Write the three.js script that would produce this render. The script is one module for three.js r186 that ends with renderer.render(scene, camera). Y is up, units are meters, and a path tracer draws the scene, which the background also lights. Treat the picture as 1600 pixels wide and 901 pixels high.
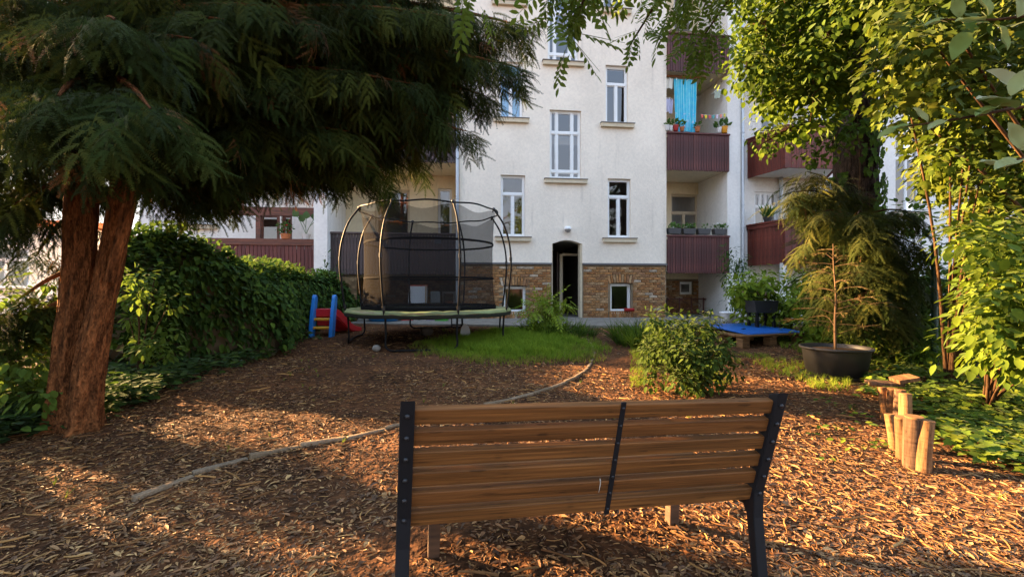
import * as THREE from 'three';
import { mergeGeometries } from 'three/addons/utils/BufferGeometryUtils.js';
import { RoundedBoxGeometry } from 'three/addons/geometries/RoundedBoxGeometry.js';

const V3 = THREE.Vector3;
const EYE = 1.28, F = 711;
const scene = new THREE.Scene();
const camera = new THREE.PerspectiveCamera(2 * Math.atan(450.5 / F) * 180 / Math.PI, 1600 / 901, 0.05, 900);
camera.position.set(0, EYE, 0);
camera.lookAt(0, EYE, -10);
const renderer = new THREE.WebGLRenderer({ antialias: true });
renderer.toneMapping = THREE.LinearToneMapping;
renderer.toneMappingExposure = 10.4;
renderer.shadowMap.enabled = true;

// ---------- sky and sun: low evening sun from beyond the left-hand trees ----------
const SUN = new V3(-0.918, 0, -0.396).normalize().multiplyScalar(Math.cos(0.285)).setY(Math.sin(0.285));
{
  const w = 512, h = 256, data = new Float32Array(w * h * 4), d = new V3();
  for (let j = 0; j < h; j++) for (let i = 0; i < w; i++) {
    const lat = ((j + 0.5) / h - 0.5) * Math.PI, lon = ((i + 0.5) / w - 0.5) * 2 * Math.PI;
    d.set(Math.cos(lat) * Math.cos(lon), Math.sin(lat), Math.cos(lat) * Math.sin(lon));
    const up = Math.max(d.y, 0), k = Math.pow(1 - up, 4.2), s = Math.max(d.dot(SUN), 0);
    const glow = 0.9 * Math.pow(s, 6) + 2.2 * Math.pow(s, 40);
    const z = [0.39, 0.545, 0.81], hz = [1.0, 0.93, 0.83], g = [1.0, 0.78, 0.5], o = (j * w + i) * 4;
    for (let c = 0; c < 3; c++) data[o + c] = z[c] * (1 - k) + hz[c] * k + g[c] * glow;
    data[o + 3] = 1;
  }
  const sky = new THREE.DataTexture(data, w, h, THREE.RGBAFormat, THREE.FloatType);
  sky.mapping = THREE.EquirectangularReflectionMapping;
  sky.magFilter = THREE.LinearFilter; sky.needsUpdate = true;
  scene.background = sky; scene.environment = sky;
  scene.backgroundIntensity = 0.27; scene.environmentIntensity = 0.27;
}
const sun = new THREE.DirectionalLight(new THREE.Color().setRGB(1, 0.60, 0.27), 5);
sun.target.position.set(0, 0, -5); sun.position.copy(SUN).multiplyScalar(40).add(sun.target.position);
sun.castShadow = true; sun.shadow.radius = 1.6; sun.shadow.mapSize.set(4096, 4096);
Object.assign(sun.shadow.camera, { left: -20, right: 20, top: 20, bottom: -20, near: 1, far: 120 });
scene.add(sun, sun.target);

// ---------- helpers ----------
let seed = 7;
function rnd() { seed = (seed + 0x6D2B79F5) | 0; let t = Math.imul(seed ^ (seed >>> 15), 1 | seed); t = (t + Math.imul(t ^ (t >>> 7), 61 | t)) ^ t; return ((t ^ (t >>> 14)) >>> 0) / 4294967296; }
const R = (a, b) => a + (b - a) * rnd();
const gauss = () => (rnd() + rnd() + rnd() + rnd() - 2) * 0.87;
const clamp = (x, a, b) => Math.min(b, Math.max(a, x));
const sstep = (a, b, x) => { const t = clamp((x - a) / (b - a), 0, 1); return t * t * (3 - 2 * t); };
const pick = a => a[Math.floor(rnd() * a.length)];
function hash(x, y, s) { let h = Math.imul(x, 374761393) + Math.imul(y, 668265263) + Math.imul(s, 974634777); h = Math.imul(h ^ (h >>> 13), 1274126177); return ((h ^ (h >>> 16)) >>> 0) / 4294967296; }
function vnoise(x, y, px, py, s) {           // value noise that repeats every px, py
  const xi = Math.floor(x), yi = Math.floor(y), fx = x - xi, fy = y - yi, u = fx * fx * (3 - 2 * fx), v = fy * fy * (3 - 2 * fy);
  const m = (a, p) => ((a % p) + p) % p;
  const a = hash(m(xi, px), m(yi, py), s), b = hash(m(xi + 1, px), m(yi, py), s), c = hash(m(xi, px), m(yi + 1, py), s), d = hash(m(xi + 1, px), m(yi + 1, py), s);
  return a + (b - a) * u + (c - a) * v + (a - b - c + d) * u * v;
}
function fbm(x, y, px, py, oct, s = 1) { let t = 0, a = 0.5, n = 0; for (let i = 0; i < oct; i++) { t += a * vnoise(x, y, px, py, s + i); n += a; x *= 2; y *= 2; px *= 2; py *= 2; a *= 0.5; } return t / n; }
const n3 = (x, y, s = 3) => fbm(x + 500, y + 500, 4096, 4096, 3, s);   // free noise for shapes
function tex(size, fn, srgb = true, rx = 1, ry = rx) {
  const data = new Uint8Array(size * size * 4);
  for (let j = 0; j < size; j++) for (let i = 0; i < size; i++) {
    const c = fn((i + 0.5) / size, (j + 0.5) / size), o = (j * size + i) * 4;
    for (let k = 0; k < 3; k++) data[o + k] = clamp(typeof c === 'number' ? c : c[k], 0, 1) * 255;
    data[o + 3] = 255;
  }
  const t = new THREE.DataTexture(data, size, size);
  t.wrapS = t.wrapT = THREE.RepeatWrapping; t.magFilter = THREE.LinearFilter; t.minFilter = THREE.LinearMipmapLinearFilter; t.generateMipmaps = true;
  t.repeat.set(rx, ry); if (srgb) t.colorSpace = THREE.SRGBColorSpace; t.needsUpdate = true; return t;
}
const lin = (r, g, b) => new THREE.Color().setRGB(r, g, b);
const std = (c, rough = 0.8, o = {}) => new THREE.MeshPhysicalMaterial({ color: c, roughness: rough, specularIntensity: rough > 0.82 ? 0.25 : 1, ...o });
function leafMat(t = 0.4, rough = 0.92) { return new THREE.MeshPhysicalMaterial({ color: 0xffffff, roughness: rough, transmission: t, thickness: 0, ior: 1.4, specularIntensity: 0.22, side: THREE.DoubleSide }); }

const taken = {};
function numbered(n) { const k = taken[n] = (taken[n] ?? -1) + 1; return k ? `${n}_${String(k).padStart(3, '0')}` : n; }
function tag(o, label, category, group, kind) { o.userData.label = label; if (category) o.userData.category = category; if (group) o.userData.group = group; if (kind) o.userData.kind = kind; return o; }
function thing(name, label, category, pos = [0, 0, 0], turn = 0, group) {
  const o = new THREE.Group(); o.name = numbered(name); o.position.set(...pos); o.rotation.y = turn; scene.add(o);
  return tag(o, label, category, group);
}
function mesh(name, geo, mat, parent) {
  const m = new THREE.Mesh(Array.isArray(geo) ? merge(geo) : geo, mat); m.castShadow = m.receiveShadow = true;
  m.name = parent === scene ? numbered(name) : name; parent.add(m); return m;
}
function structure(name, geo, mat, label) { const m = mesh(name, geo, mat, scene); m.userData.kind = 'structure'; if (label) m.userData.label = label; return m; }
function merge(list) {
  const l = list.map(g => { g = g.index ? g.toNonIndexed() : g; for (const k of Object.keys(g.attributes)) if (!['position', 'normal', 'uv'].includes(k)) g.deleteAttribute(k); return g; });
  return l.length === 1 ? l[0] : mergeGeometries(l);
}
function uvm(g) {                              // uv in metres from the position, by the way each face points
  g = g.index ? g.toNonIndexed() : g; if (!g.attributes.normal) g.computeVertexNormals();
  const p = g.attributes.position, n = g.attributes.normal, uv = new Float32Array(p.count * 2);
  for (let i = 0; i < p.count; i++) {
    const ax = Math.abs(n.getX(i)), ay = Math.abs(n.getY(i)), az = Math.abs(n.getZ(i));
    const q = ax > ay && ax > az ? [p.getZ(i), p.getY(i)] : ay > az ? [p.getX(i), p.getZ(i)] : [p.getX(i), p.getY(i)];
    uv[i * 2] = q[0]; uv[i * 2 + 1] = q[1];
  }
  g.setAttribute('uv', new THREE.BufferAttribute(uv, 2)); return g;
}
function swapuv(g, s = 1, off = 0) { const u = g.attributes.uv; for (let i = 0; i < u.count; i++) { const a = u.getX(i), b = u.getY(i); u.setXY(i, b * s + off, a * s + off * 1.7); } return g; }
function offuv(g, a, b) { const u = g.attributes.uv; for (let i = 0; i < u.count; i++) u.setXY(i, u.getX(i) + a, u.getY(i) + b); return g; }
const bx = (w, h, d, x = 0, y = 0, z = 0) => uvm(new THREE.BoxGeometry(w, h, d).translate(x, y, z));
const b2 = (x0, x1, y0, y1, z0, z1) => bx(x1 - x0, y1 - y0, z1 - z0, (x0 + x1) / 2, (y0 + y1) / 2, (z0 + z1) / 2);
const rb = (w, h, d, r, x = 0, y = 0, z = 0, s = 2) => uvm(new RoundedBoxGeometry(w, h, d, s, r).translate(x, y, z));
const cyl = (r0, r1, h, x = 0, y = 0, z = 0, s = 16) => new THREE.CylinderGeometry(r1, r0, h, s).translate(x, y + h / 2, z);   // stands on y
const tube = (pts, r, seg = 24, rs = 8, closed = false) => new THREE.TubeGeometry(new THREE.CatmullRomCurve3(pts.map(p => p.isVector3 ? p : new V3(...p)), closed), seg, r, rs, closed);
const lathe = (pts, s = 32) => new THREE.LatheGeometry(pts.map(p => new THREE.Vector2(...p)), s);
function shapeOf(pts) { const s = new THREE.Shape(); pts.forEach((p, i) => i ? s.lineTo(...p) : s.moveTo(...p)); s.closePath(); return s; }
const extr = (shape, depth, o = {}) => new THREE.ExtrudeGeometry(shape, { depth, bevelEnabled: false, curveSegments: 10, ...o });
function limb(pts, r0, r1, { seg = 20, rs = 9, wob = 0, flare = 0, pow = 1, s = 1, ridge = 0 } = {}) {   // tapered, slightly uneven branch or trunk; uv in metres
  const c = new THREE.CatmullRomCurve3(pts.map(p => p.isVector3 ? p : new V3(...p))), len = c.getLength(), fr = c.computeFrenetFrames(seg), pos = [], uv = [], idx = [];
  for (let i = 0; i <= seg; i++) {
    const t = i / seg, p = c.getPoint(t), r = (r0 + (r1 - r0) * Math.pow(t, pow)) * (1 + 0.35 * flare * Math.exp(-t * 14)), fl = flare * Math.exp(-t * 22);
    for (let j = 0; j <= rs; j++) {
      const a = (j % rs) / rs * Math.PI * 2, k = r * (1 + wob * (n3(Math.cos(a) * 1.6 + s * 9, t * len * 2.2 + Math.sin(a) * 1.6, 5) - 0.5) * 2 + ridge * (n3(Math.cos(a) * 5 + s * 5, Math.sin(a) * 5 + t * len * 0.7, 15) - 0.5) * 2 + fl * Math.max(0, Math.sin(a * 5 + s)));
      const q = p.clone().addScaledVector(fr.normals[i], Math.cos(a) * k).addScaledVector(fr.binormals[i], Math.sin(a) * k);
      pos.push(q.x, q.y, q.z); uv.push(j / rs * Math.max(0.1, r0 * 6), t * len);
      if (i < seg && j < rs) { const o = i * (rs + 1) + j; idx.push(o, o + 1, o + rs + 1, o + 1, o + rs + 2, o + rs + 1); }
    }
  }
  const g = new THREE.BufferGeometry(); g.setAttribute('position', new THREE.Float32BufferAttribute(pos, 3)); g.setAttribute('uv', new THREE.Float32BufferAttribute(uv, 2)); g.setIndex(idx); g.computeVertexNormals(); return g;
}
// instanced copies; each item: p position, t direction of the tip (+y), n face normal (+z), s scale, c colour
const _m = new THREE.Matrix4(), _x = new V3(), _y = new V3(), _z = new V3();
function instances(name, geo, mat, items, parent, label) {
  const im = new THREE.InstancedMesh(geo, mat, items.length);
  items.forEach((o, i) => {
    _y.copy(o.t).normalize(); _x.crossVectors(_y, o.n).normalize(); if (!(_x.lengthSq() > 0.5)) _x.set(1, 0, 0); _z.crossVectors(_x, _y).normalize();
    const s = o.s; _m.makeBasis(_x.clone().multiplyScalar(s * (o.w ?? 1)), _y.clone().multiplyScalar(s), _z.clone().multiplyScalar(s)).setPosition(o.p);
    im.setMatrixAt(i, _m); im.setColorAt(i, o.c);
  });
  im.castShadow = im.receiveShadow = true; im.name = parent === scene ? numbered(name) : name; im.userData.kind = 'stuff'; if (label) im.userData.label = label; parent.add(im); return im;
}
const mixc = (a, b, t) => lin(a[0] + (b[0] - a[0]) * t, a[1] + (b[1] - a[1]) * t, a[2] + (b[2] - a[2]) * t);
const vary = (cols, k = 0.25) => { const a = pick(cols), b = pick(cols), c = mixc(a, b, rnd()), f = 1 + R(-k, k); return c.multiplyScalar(f); };

// a picture point at a depth, and a picture point on the ground
const P = (px, py, d) => new V3((px - 800) / F * d, EYE - (py - 450.5) / F * d, -d);
function gy(x, d) { const t = clamp((d - 1.85) / 9.4, 0, 1); return 0.40 * t + (n3(x * 0.55, d * 0.55, 11) - 0.5) * 0.10 * (1 - sstep(8.5, 10.2, d)); }
function G(px, py) { let d = 5; for (let i = 0; i < 60; i++) { const x = (px - 800) / F * d; d += 0.5 * (F * (EYE - gy(x, d)) / (py - 450.5) - d); } return { x: (px - 800) / F * d, d, y: gy((px - 800) / F * d, d) }; }

// where the ray from the sun through a point meets the ground, and whether the photograph shows sun there: crowns keep a gap on such rays
const litSpots = [[960, 872, 330, 56], [1180, 845, 120, 22], [1420, 858, 260, 38], [760, 838, 80, 26], [1290, 700, 60, 26], [1030, 590, 110, 22], [1460, 800, 120, 20], [1290, 780, 60, 18], [640, 603, 60, 7], [470, 652, 80, 10], [400, 672, 60, 7], [500, 690, 70, 8], [130, 748, 75, 10], [350, 782, 60, 10], [250, 845, 90, 12], [170, 870, 70, 9], [260, 690, 60, 7]];
function sunGap(p) {
  let h = p.y; const q = p.clone(); for (let i = 0; i < 4; i++) { const g = gy(clamp(q.x, -12, 12), clamp(-q.z, 0, 14)); q.copy(p).addScaledVector(SUN, -(p.y - g) / SUN.y); }
  const d = -q.z; if (d < 0.8) return false; const px = 800 + q.x / d * F, py = 450.5 + (EYE - q.y) / d * F;
  let t = (p.y - 0.75) / SUN.y; const bxx = p.x - SUN.x * t, bd = -(p.z - SUN.z * t); if (bxx > -0.5 && bxx < 1.3 && Math.abs(bd - (1.68 + 0.22 * (bxx + 0.34))) < 0.2) return true;   // the bench back
  t = (p.x - 4.0) / SUN.x; const hy = p.y - SUN.y * t, hd = -(p.z - SUN.z * t); if (hy > 0.3 && hy < 2.4 && hd > 2.8 && hd < 5.4 && n3(hy * 1.7, hd * 1.7, 91) > 0.34) return 2;   // the hazel
  return litSpots.some(([a, b, c, e]) => ((px - a) / c) ** 2 + ((py - b) / e) ** 2 < 1);
}

// ---------- materials ----------
const noiseTex = (() => tex(512, (u, v) => { const n = fbm(u * 12, v * 12, 12, 12, 5, 21); return n; }, false))();
const plasterMap = tex(1024, (u, v) => {
  const a = fbm(u * 5, v * 5, 5, 5, 5, 31), b = fbm(u * 90, v * 90, 90, 90, 2, 33), st = fbm(u * 24, v * 3, 24, 3, 4, 37);
  const k = 0.965 + 0.09 * (a - 0.5) + 0.06 * (b - 0.5) - 0.10 * sstep(0.64, 0.9, st) * 0.6;
  return [k, k * 0.985, k * 0.96];
});
const plasterBump = tex(512, (u, v) => fbm(u * 60, v * 60, 60, 60, 3, 41) * 0.6 + fbm(u * 7, v * 7, 7, 7, 3, 43) * 0.4, false);
function plaster(r, g, b) { const m = std(lin(r, g, b), 0.92, { map: plasterMap.clone(), bumpMap: plasterBump, bumpScale: 0.006 }); m.map.repeat.set(0.23, 0.23); return m; }
const grainMap = tex(512, (u, v) => {         // grain runs along u
  const w = fbm(u * 3, v * 34, 3, 34, 4, 51), f = fbm(u * 10, v * 150, 10, 150, 2, 53), s = sstep(0.72, 0.84, fbm(u * 14, v * 22, 14, 22, 3, 57));
  const k = 0.70 + 0.42 * (w - 0.5) + 0.26 * (f - 0.5) - 0.16 * s; return [k * 1.08, k, k * 0.92];
});
const grainBump = tex(512, (u, v) => fbm(u * 4, v * 60, 4, 60, 4, 59), false);
const concreteMap = tex(512, (u, v) => { const k = 0.72 + 0.3 * (fbm(u * 8, v * 8, 8, 8, 5, 61) - 0.5) + 0.2 * (fbm(u * 128, v * 128, 128, 128, 2, 63) - 0.5); return [k, k * 0.97, k * 0.92]; });
const brickMap = tex(512, (u, v) => { const n = fbm(u * 10, v * 10, 10, 10, 4, 71), f = fbm(u * 60, v * 60, 60, 60, 2, 73), e = sstep(0.70, 0.85, fbm(u * 14, v * 14, 14, 14, 3, 75)); const k = 0.7 + 0.45 * (n - 0.5) + 0.3 * (f - 0.5); return [k + e * 0.25, k + e * 0.28, k + e * 0.3]; });
const rough512 = tex(512, (u, v) => fbm(u * 40, v * 40, 40, 40, 4, 77), false);

const M = {
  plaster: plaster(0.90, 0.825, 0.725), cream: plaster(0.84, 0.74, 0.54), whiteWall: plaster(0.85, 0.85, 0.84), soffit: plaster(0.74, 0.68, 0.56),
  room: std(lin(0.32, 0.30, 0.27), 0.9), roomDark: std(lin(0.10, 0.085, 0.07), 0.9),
  mortar: std(lin(0.46, 0.37, 0.27), 0.95, { map: concreteMap }),
  frame: std(lin(0.80, 0.80, 0.78), 0.45), glass: new THREE.MeshPhysicalMaterial({ color: 0xffffff, roughness: 0.015, transmission: 1, thickness: 0, ior: 2.05 }),
  sill: plaster(0.66, 0.58, 0.44), zincLid: std(lin(0.16, 0.15, 0.14), 0.55, { metalness: 0.3 }),
  zinc: std(lin(0.42, 0.46, 0.50), 0.45, { metalness: 0.7, bumpMap: rough512, bumpScale: 0.001 }),
  lid: std(lin(0.13, 0.12, 0.12), 0.7),
  concrete: std(lin(0.42, 0.40, 0.37), 0.9, { map: concreteMap, bumpMap: rough512, bumpScale: 0.004 }),
  curtain: std(lin(0.6, 0.66, 0.72), 0.95), blueBlind: std(lin(0.22, 0.48, 0.68), 0.8),
  doorWood: std(lin(0.07, 0.04, 0.025), 0.55, { map: grainMap }), black: std(lin(0.013, 0.013, 0.015), 0.55, { specularIntensity: 0.45 }), darkPlastic: std(lin(0.03, 0.03, 0.032), 0.5),
  steel: std(lin(0.03, 0.03, 0.032), 0.38, { metalness: 0.35 }), terracotta: std(lin(0.5, 0.18, 0.08), 0.85), soilPot: std(lin(0.05, 0.032, 0.02), 1),
};
const brickMats = [[0.60, 0.30, 0.12], [0.66, 0.36, 0.16], [0.55, 0.25, 0.10], [0.70, 0.43, 0.22], [0.50, 0.26, 0.13], [0.62, 0.29, 0.11], [0.74, 0.58, 0.42]].map(c => std(lin(...c), 0.9, { map: brickMap, bumpMap: rough512, bumpScale: 0.004 }));
const paintedPlanks = cols => cols.map(c => std(lin(...c), 0.62, { map: grainMap, bumpMap: grainBump, bumpScale: 0.0025 }));
const redPlanks = paintedPlanks([[0.17, 0.045, 0.045], [0.15, 0.04, 0.042], [0.19, 0.055, 0.05], [0.14, 0.037, 0.037]]);
const greyPlanks = paintedPlanks([[0.15, 0.115, 0.125], [0.13, 0.10, 0.11], [0.17, 0.125, 0.13]]);
const cedarPlanks = paintedPlanks([[0.26, 0.055, 0.032], [0.23, 0.048, 0.03], [0.28, 0.065, 0.04]]);

// ---------- the apartment building: local x along the wall, y up, z towards the garden ----------
const TH = Math.atan(0.115), SN = Math.sin(TH), CS = Math.cos(TH), BX = 1.485, BD = 13.2, BY = 0.40;
function FP(px, py, w = 0) { const k = (px - 800) / F, d = (w + BX * SN - BD * CS) / (k * SN - CS), x = k * d; return { u: (x - BX) * CS + (d - BD) * SN, v: EYE - (py - 450.5) / F * d - BY }; }
const U = (px, w = 0) => FP(px, 450, w).u, V = (px, py, w = 0) => FP(px, py, w).v;
const toWorld = (u, v, w) => new V3(BX + u * CS + w * SN, BY + v, -BD - u * SN + w * CS);
function bthing(name, label, cat, u, v, w, group) { const p = toWorld(u, v, w); return thing(name, label, cat, [p.x, p.y, p.z], TH, group); }
const building = name => { const g = thing(name, '', 'building', [BX, BY, -BD], TH); return g; };
function wall(u0, u1, v0, v1, w1, depth, holes = []) {
  const s = shapeOf([[u0, v0], [u1, v0], [u1, v1], [u0, v1]]);
  for (const h of holes) { const p = new THREE.Path(); (Array.isArray(h) ? h : [[h.u0, h.v0], [h.u0, h.v1], [h.u1, h.v1], [h.u1, h.v0]]).forEach((q, i) => i ? p.lineTo(...q) : p.moveTo(...q)); p.closePath(); s.holes.push(p); }
  return uvm(extr(s, depth).translate(0, 0, w1 - depth));
}
function rect(px0, px1, py0, py1, w = 0) { const m = (px0 + px1) / 2, n = (py0 + py1) / 2; return { u0: U(px0, w), u1: U(px1, w), v0: V(m, py1, w), v1: V(m, py0, w), w }; }
// one window: the frame is the part, panes and sill its sub-parts. rows / cols are the free pane fields
function win(parent, r, { rows = [0, 0.72, 1], cols = [[0, 0.5, 1], [0, 1]], deep = 0.12, sill = true, curtain = null, bar = 0.055, fmat = M.frame } = {}) {
  const { u0, u1, v0, v1, w } = r, z = w - deep, W = u1 - u0, H = v1 - v0, g = [];
  const e = 0.004;
  g.push(b2(u0 + e, u0 + bar, v0 + e, v1 - e, z - 0.035, z + 0.035), b2(u1 - bar, u1 - e, v0 + e, v1 - e, z - 0.035, z + 0.035), b2(u0 + bar, u1 - bar, v0 + e, v0 + bar, z - 0.034, z + 0.034), b2(u0 + bar, u1 - bar, v1 - bar, v1 - e, z - 0.034, z + 0.034));
  const iu0 = u0 + bar, iu1 = u1 - bar, iv0 = v0 + bar, iv1 = v1 - bar, panes = [];
  for (let k = 0; k + 1 < rows.length; k++) {
    const y0 = iv0 + (iv1 - iv0) * rows[k], y1 = iv0 + (iv1 - iv0) * rows[k + 1], cs = cols[Math.min(k, cols.length - 1)];
    if (k) g.push(b2(iu0, iu1, y0 - 0.035, y0 + 0.035, z - 0.03, z + 0.045));
    const ya = k ? y0 + 0.035 : y0, yb = k + 2 < rows.length ? y1 - 0.035 : y1;
    for (let c = 0; c + 1 < cs.length; c++) {
      const x0 = iu0 + (iu1 - iu0) * cs[c], x1 = iu0 + (iu1 - iu0) * cs[c + 1];
      if (c) g.push(b2(x0 - 0.03, x0 + 0.03, ya, yb, z - 0.028, z + 0.04));
      const xa = c ? x0 + 0.03 : x0, xb = c + 2 < cs.length ? x1 - 0.03 : x1, s = 0.022;
      g.push(b2(xa, xa + s, ya, yb, z - 0.02, z + 0.022), b2(xb - s, xb, ya, yb, z - 0.02, z + 0.022), b2(xa + s, xb - s, ya, ya + s, z - 0.019, z + 0.021), b2(xa + s, xb - s, yb - s, yb, z - 0.019, z + 0.021));
      panes.push([xa + s, xb - s, ya + s, yb - s]);
    }
  }
  const f = mesh('window', g, fmat, parent);
  for (const [a, b, c, d] of panes) { const p = mesh('pane', new THREE.PlaneGeometry(b - a, d - c).translate(0, 0, 0), M.glass, f); p.position.set((a + b) / 2, (c + d) / 2, z + R(-0.001, 0.001)); p.rotation.set(R(-0.006, 0.006), R(-0.006, 0.006), 0); }
  if (sill) {
    const q = mesh('window_sill', [b2(u0 - 0.15, u1 + 0.16, v0 - 0.14, v0 - 0.03, w, w + 0.10), b2(u0 + 0.01, u1 - 0.01, v0 - 0.02, v0 - 0.001, w - deep + 0.03, w)], M.sill, f);
    mesh('sill_cover', b2(u0 - 0.17, u1 + 0.18, v0 - 0.03, v0 - 0.012, w - 0.004, w + 0.125), M.zincLid, f);
  }
  if (curtain) mesh('curtain', (() => { const c = new THREE.PlaneGeometry(W, H * (curtain.h ?? 1), 40, 1), p = c.attributes.position; for (let i = 0; i < p.count; i++) p.setZ(i, 0.02 * Math.sin(p.getX(i) * 55) + 0.008 * Math.sin(p.getX(i) * 131)); c.computeVertexNormals(); return c.translate((u0 + u1) / 2, v1 - H * (curtain.h ?? 1) / 2, z - 0.12); })(), curtain.mat ?? M.curtain, f);
  return f;
}
const plankGeo = {};
function plankShape(w, h, round) {
  const key = [w.toFixed(3), h.toFixed(3), round].join(); if (plankGeo[key]) return plankGeo[key];
  const x = w / 2, c = 0.006, s = shapeOf(round ? [[-x, round * 0.5], [-x * 0.6, round * 0.1], [0, 0], [x * 0.6, round * 0.1], [x, round * 0.5], [x, h], [-x, h]] : [[-x, 0], [x, 0], [x, h], [-x, h]]);
  return plankGeo[key] = swapuv(uvm(extr(s, 0.018, { bevelEnabled: true, bevelSize: c, bevelThickness: c, bevelSegments: 1, bevelOffset: -c })), 1, rnd());
}
// a boarded balcony front between u0 and u1 (a part; every board a sub-part)
function boards(parent, u0, u1, v0, v1, w, mats, pw, { round = 0.05, slab = 1.7, rail = true, railMat, turn = 0, soffit = M.soffit, slabTop = 0.2 } = {}) {
  const b = new THREE.Group(); b.name = 'balcony'; parent.add(b);
  const n = Math.round((u1 - u0) / pw), s = (u1 - u0) / n, g = plankShape(s - 0.008, v1 - v0, round);
  for (let i = 0; i < n; i++) { const m = mesh('plank', g, mats[Math.floor(rnd() * mats.length)], b); m.position.set(u0 + s * (i + 0.5), v0 + R(-0.004, 0.004), w - 0.024 + R(-0.004, 0.004)); }
  mesh('batten', [b2(u0, u1, v0 + 0.08, v0 + 0.14, w - 0.07, w - 0.034), b2(u0, u1, v1 - 0.16, v1 - 0.1, w - 0.07, w - 0.034), b2(u0, u1, v0 + 0.15, v1 - 0.17, w - 0.06, w - 0.05)], mats[0], b);
  if (rail) mesh('rail', rb(u1 - u0 + 0.02, 0.05, 0.13, 0.008, (u0 + u1) / 2, v1 + 0.026, w - 0.03), railMat ?? mats[0], b);
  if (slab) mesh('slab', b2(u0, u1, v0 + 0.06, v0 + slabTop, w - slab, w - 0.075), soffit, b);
  return b;
}

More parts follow.
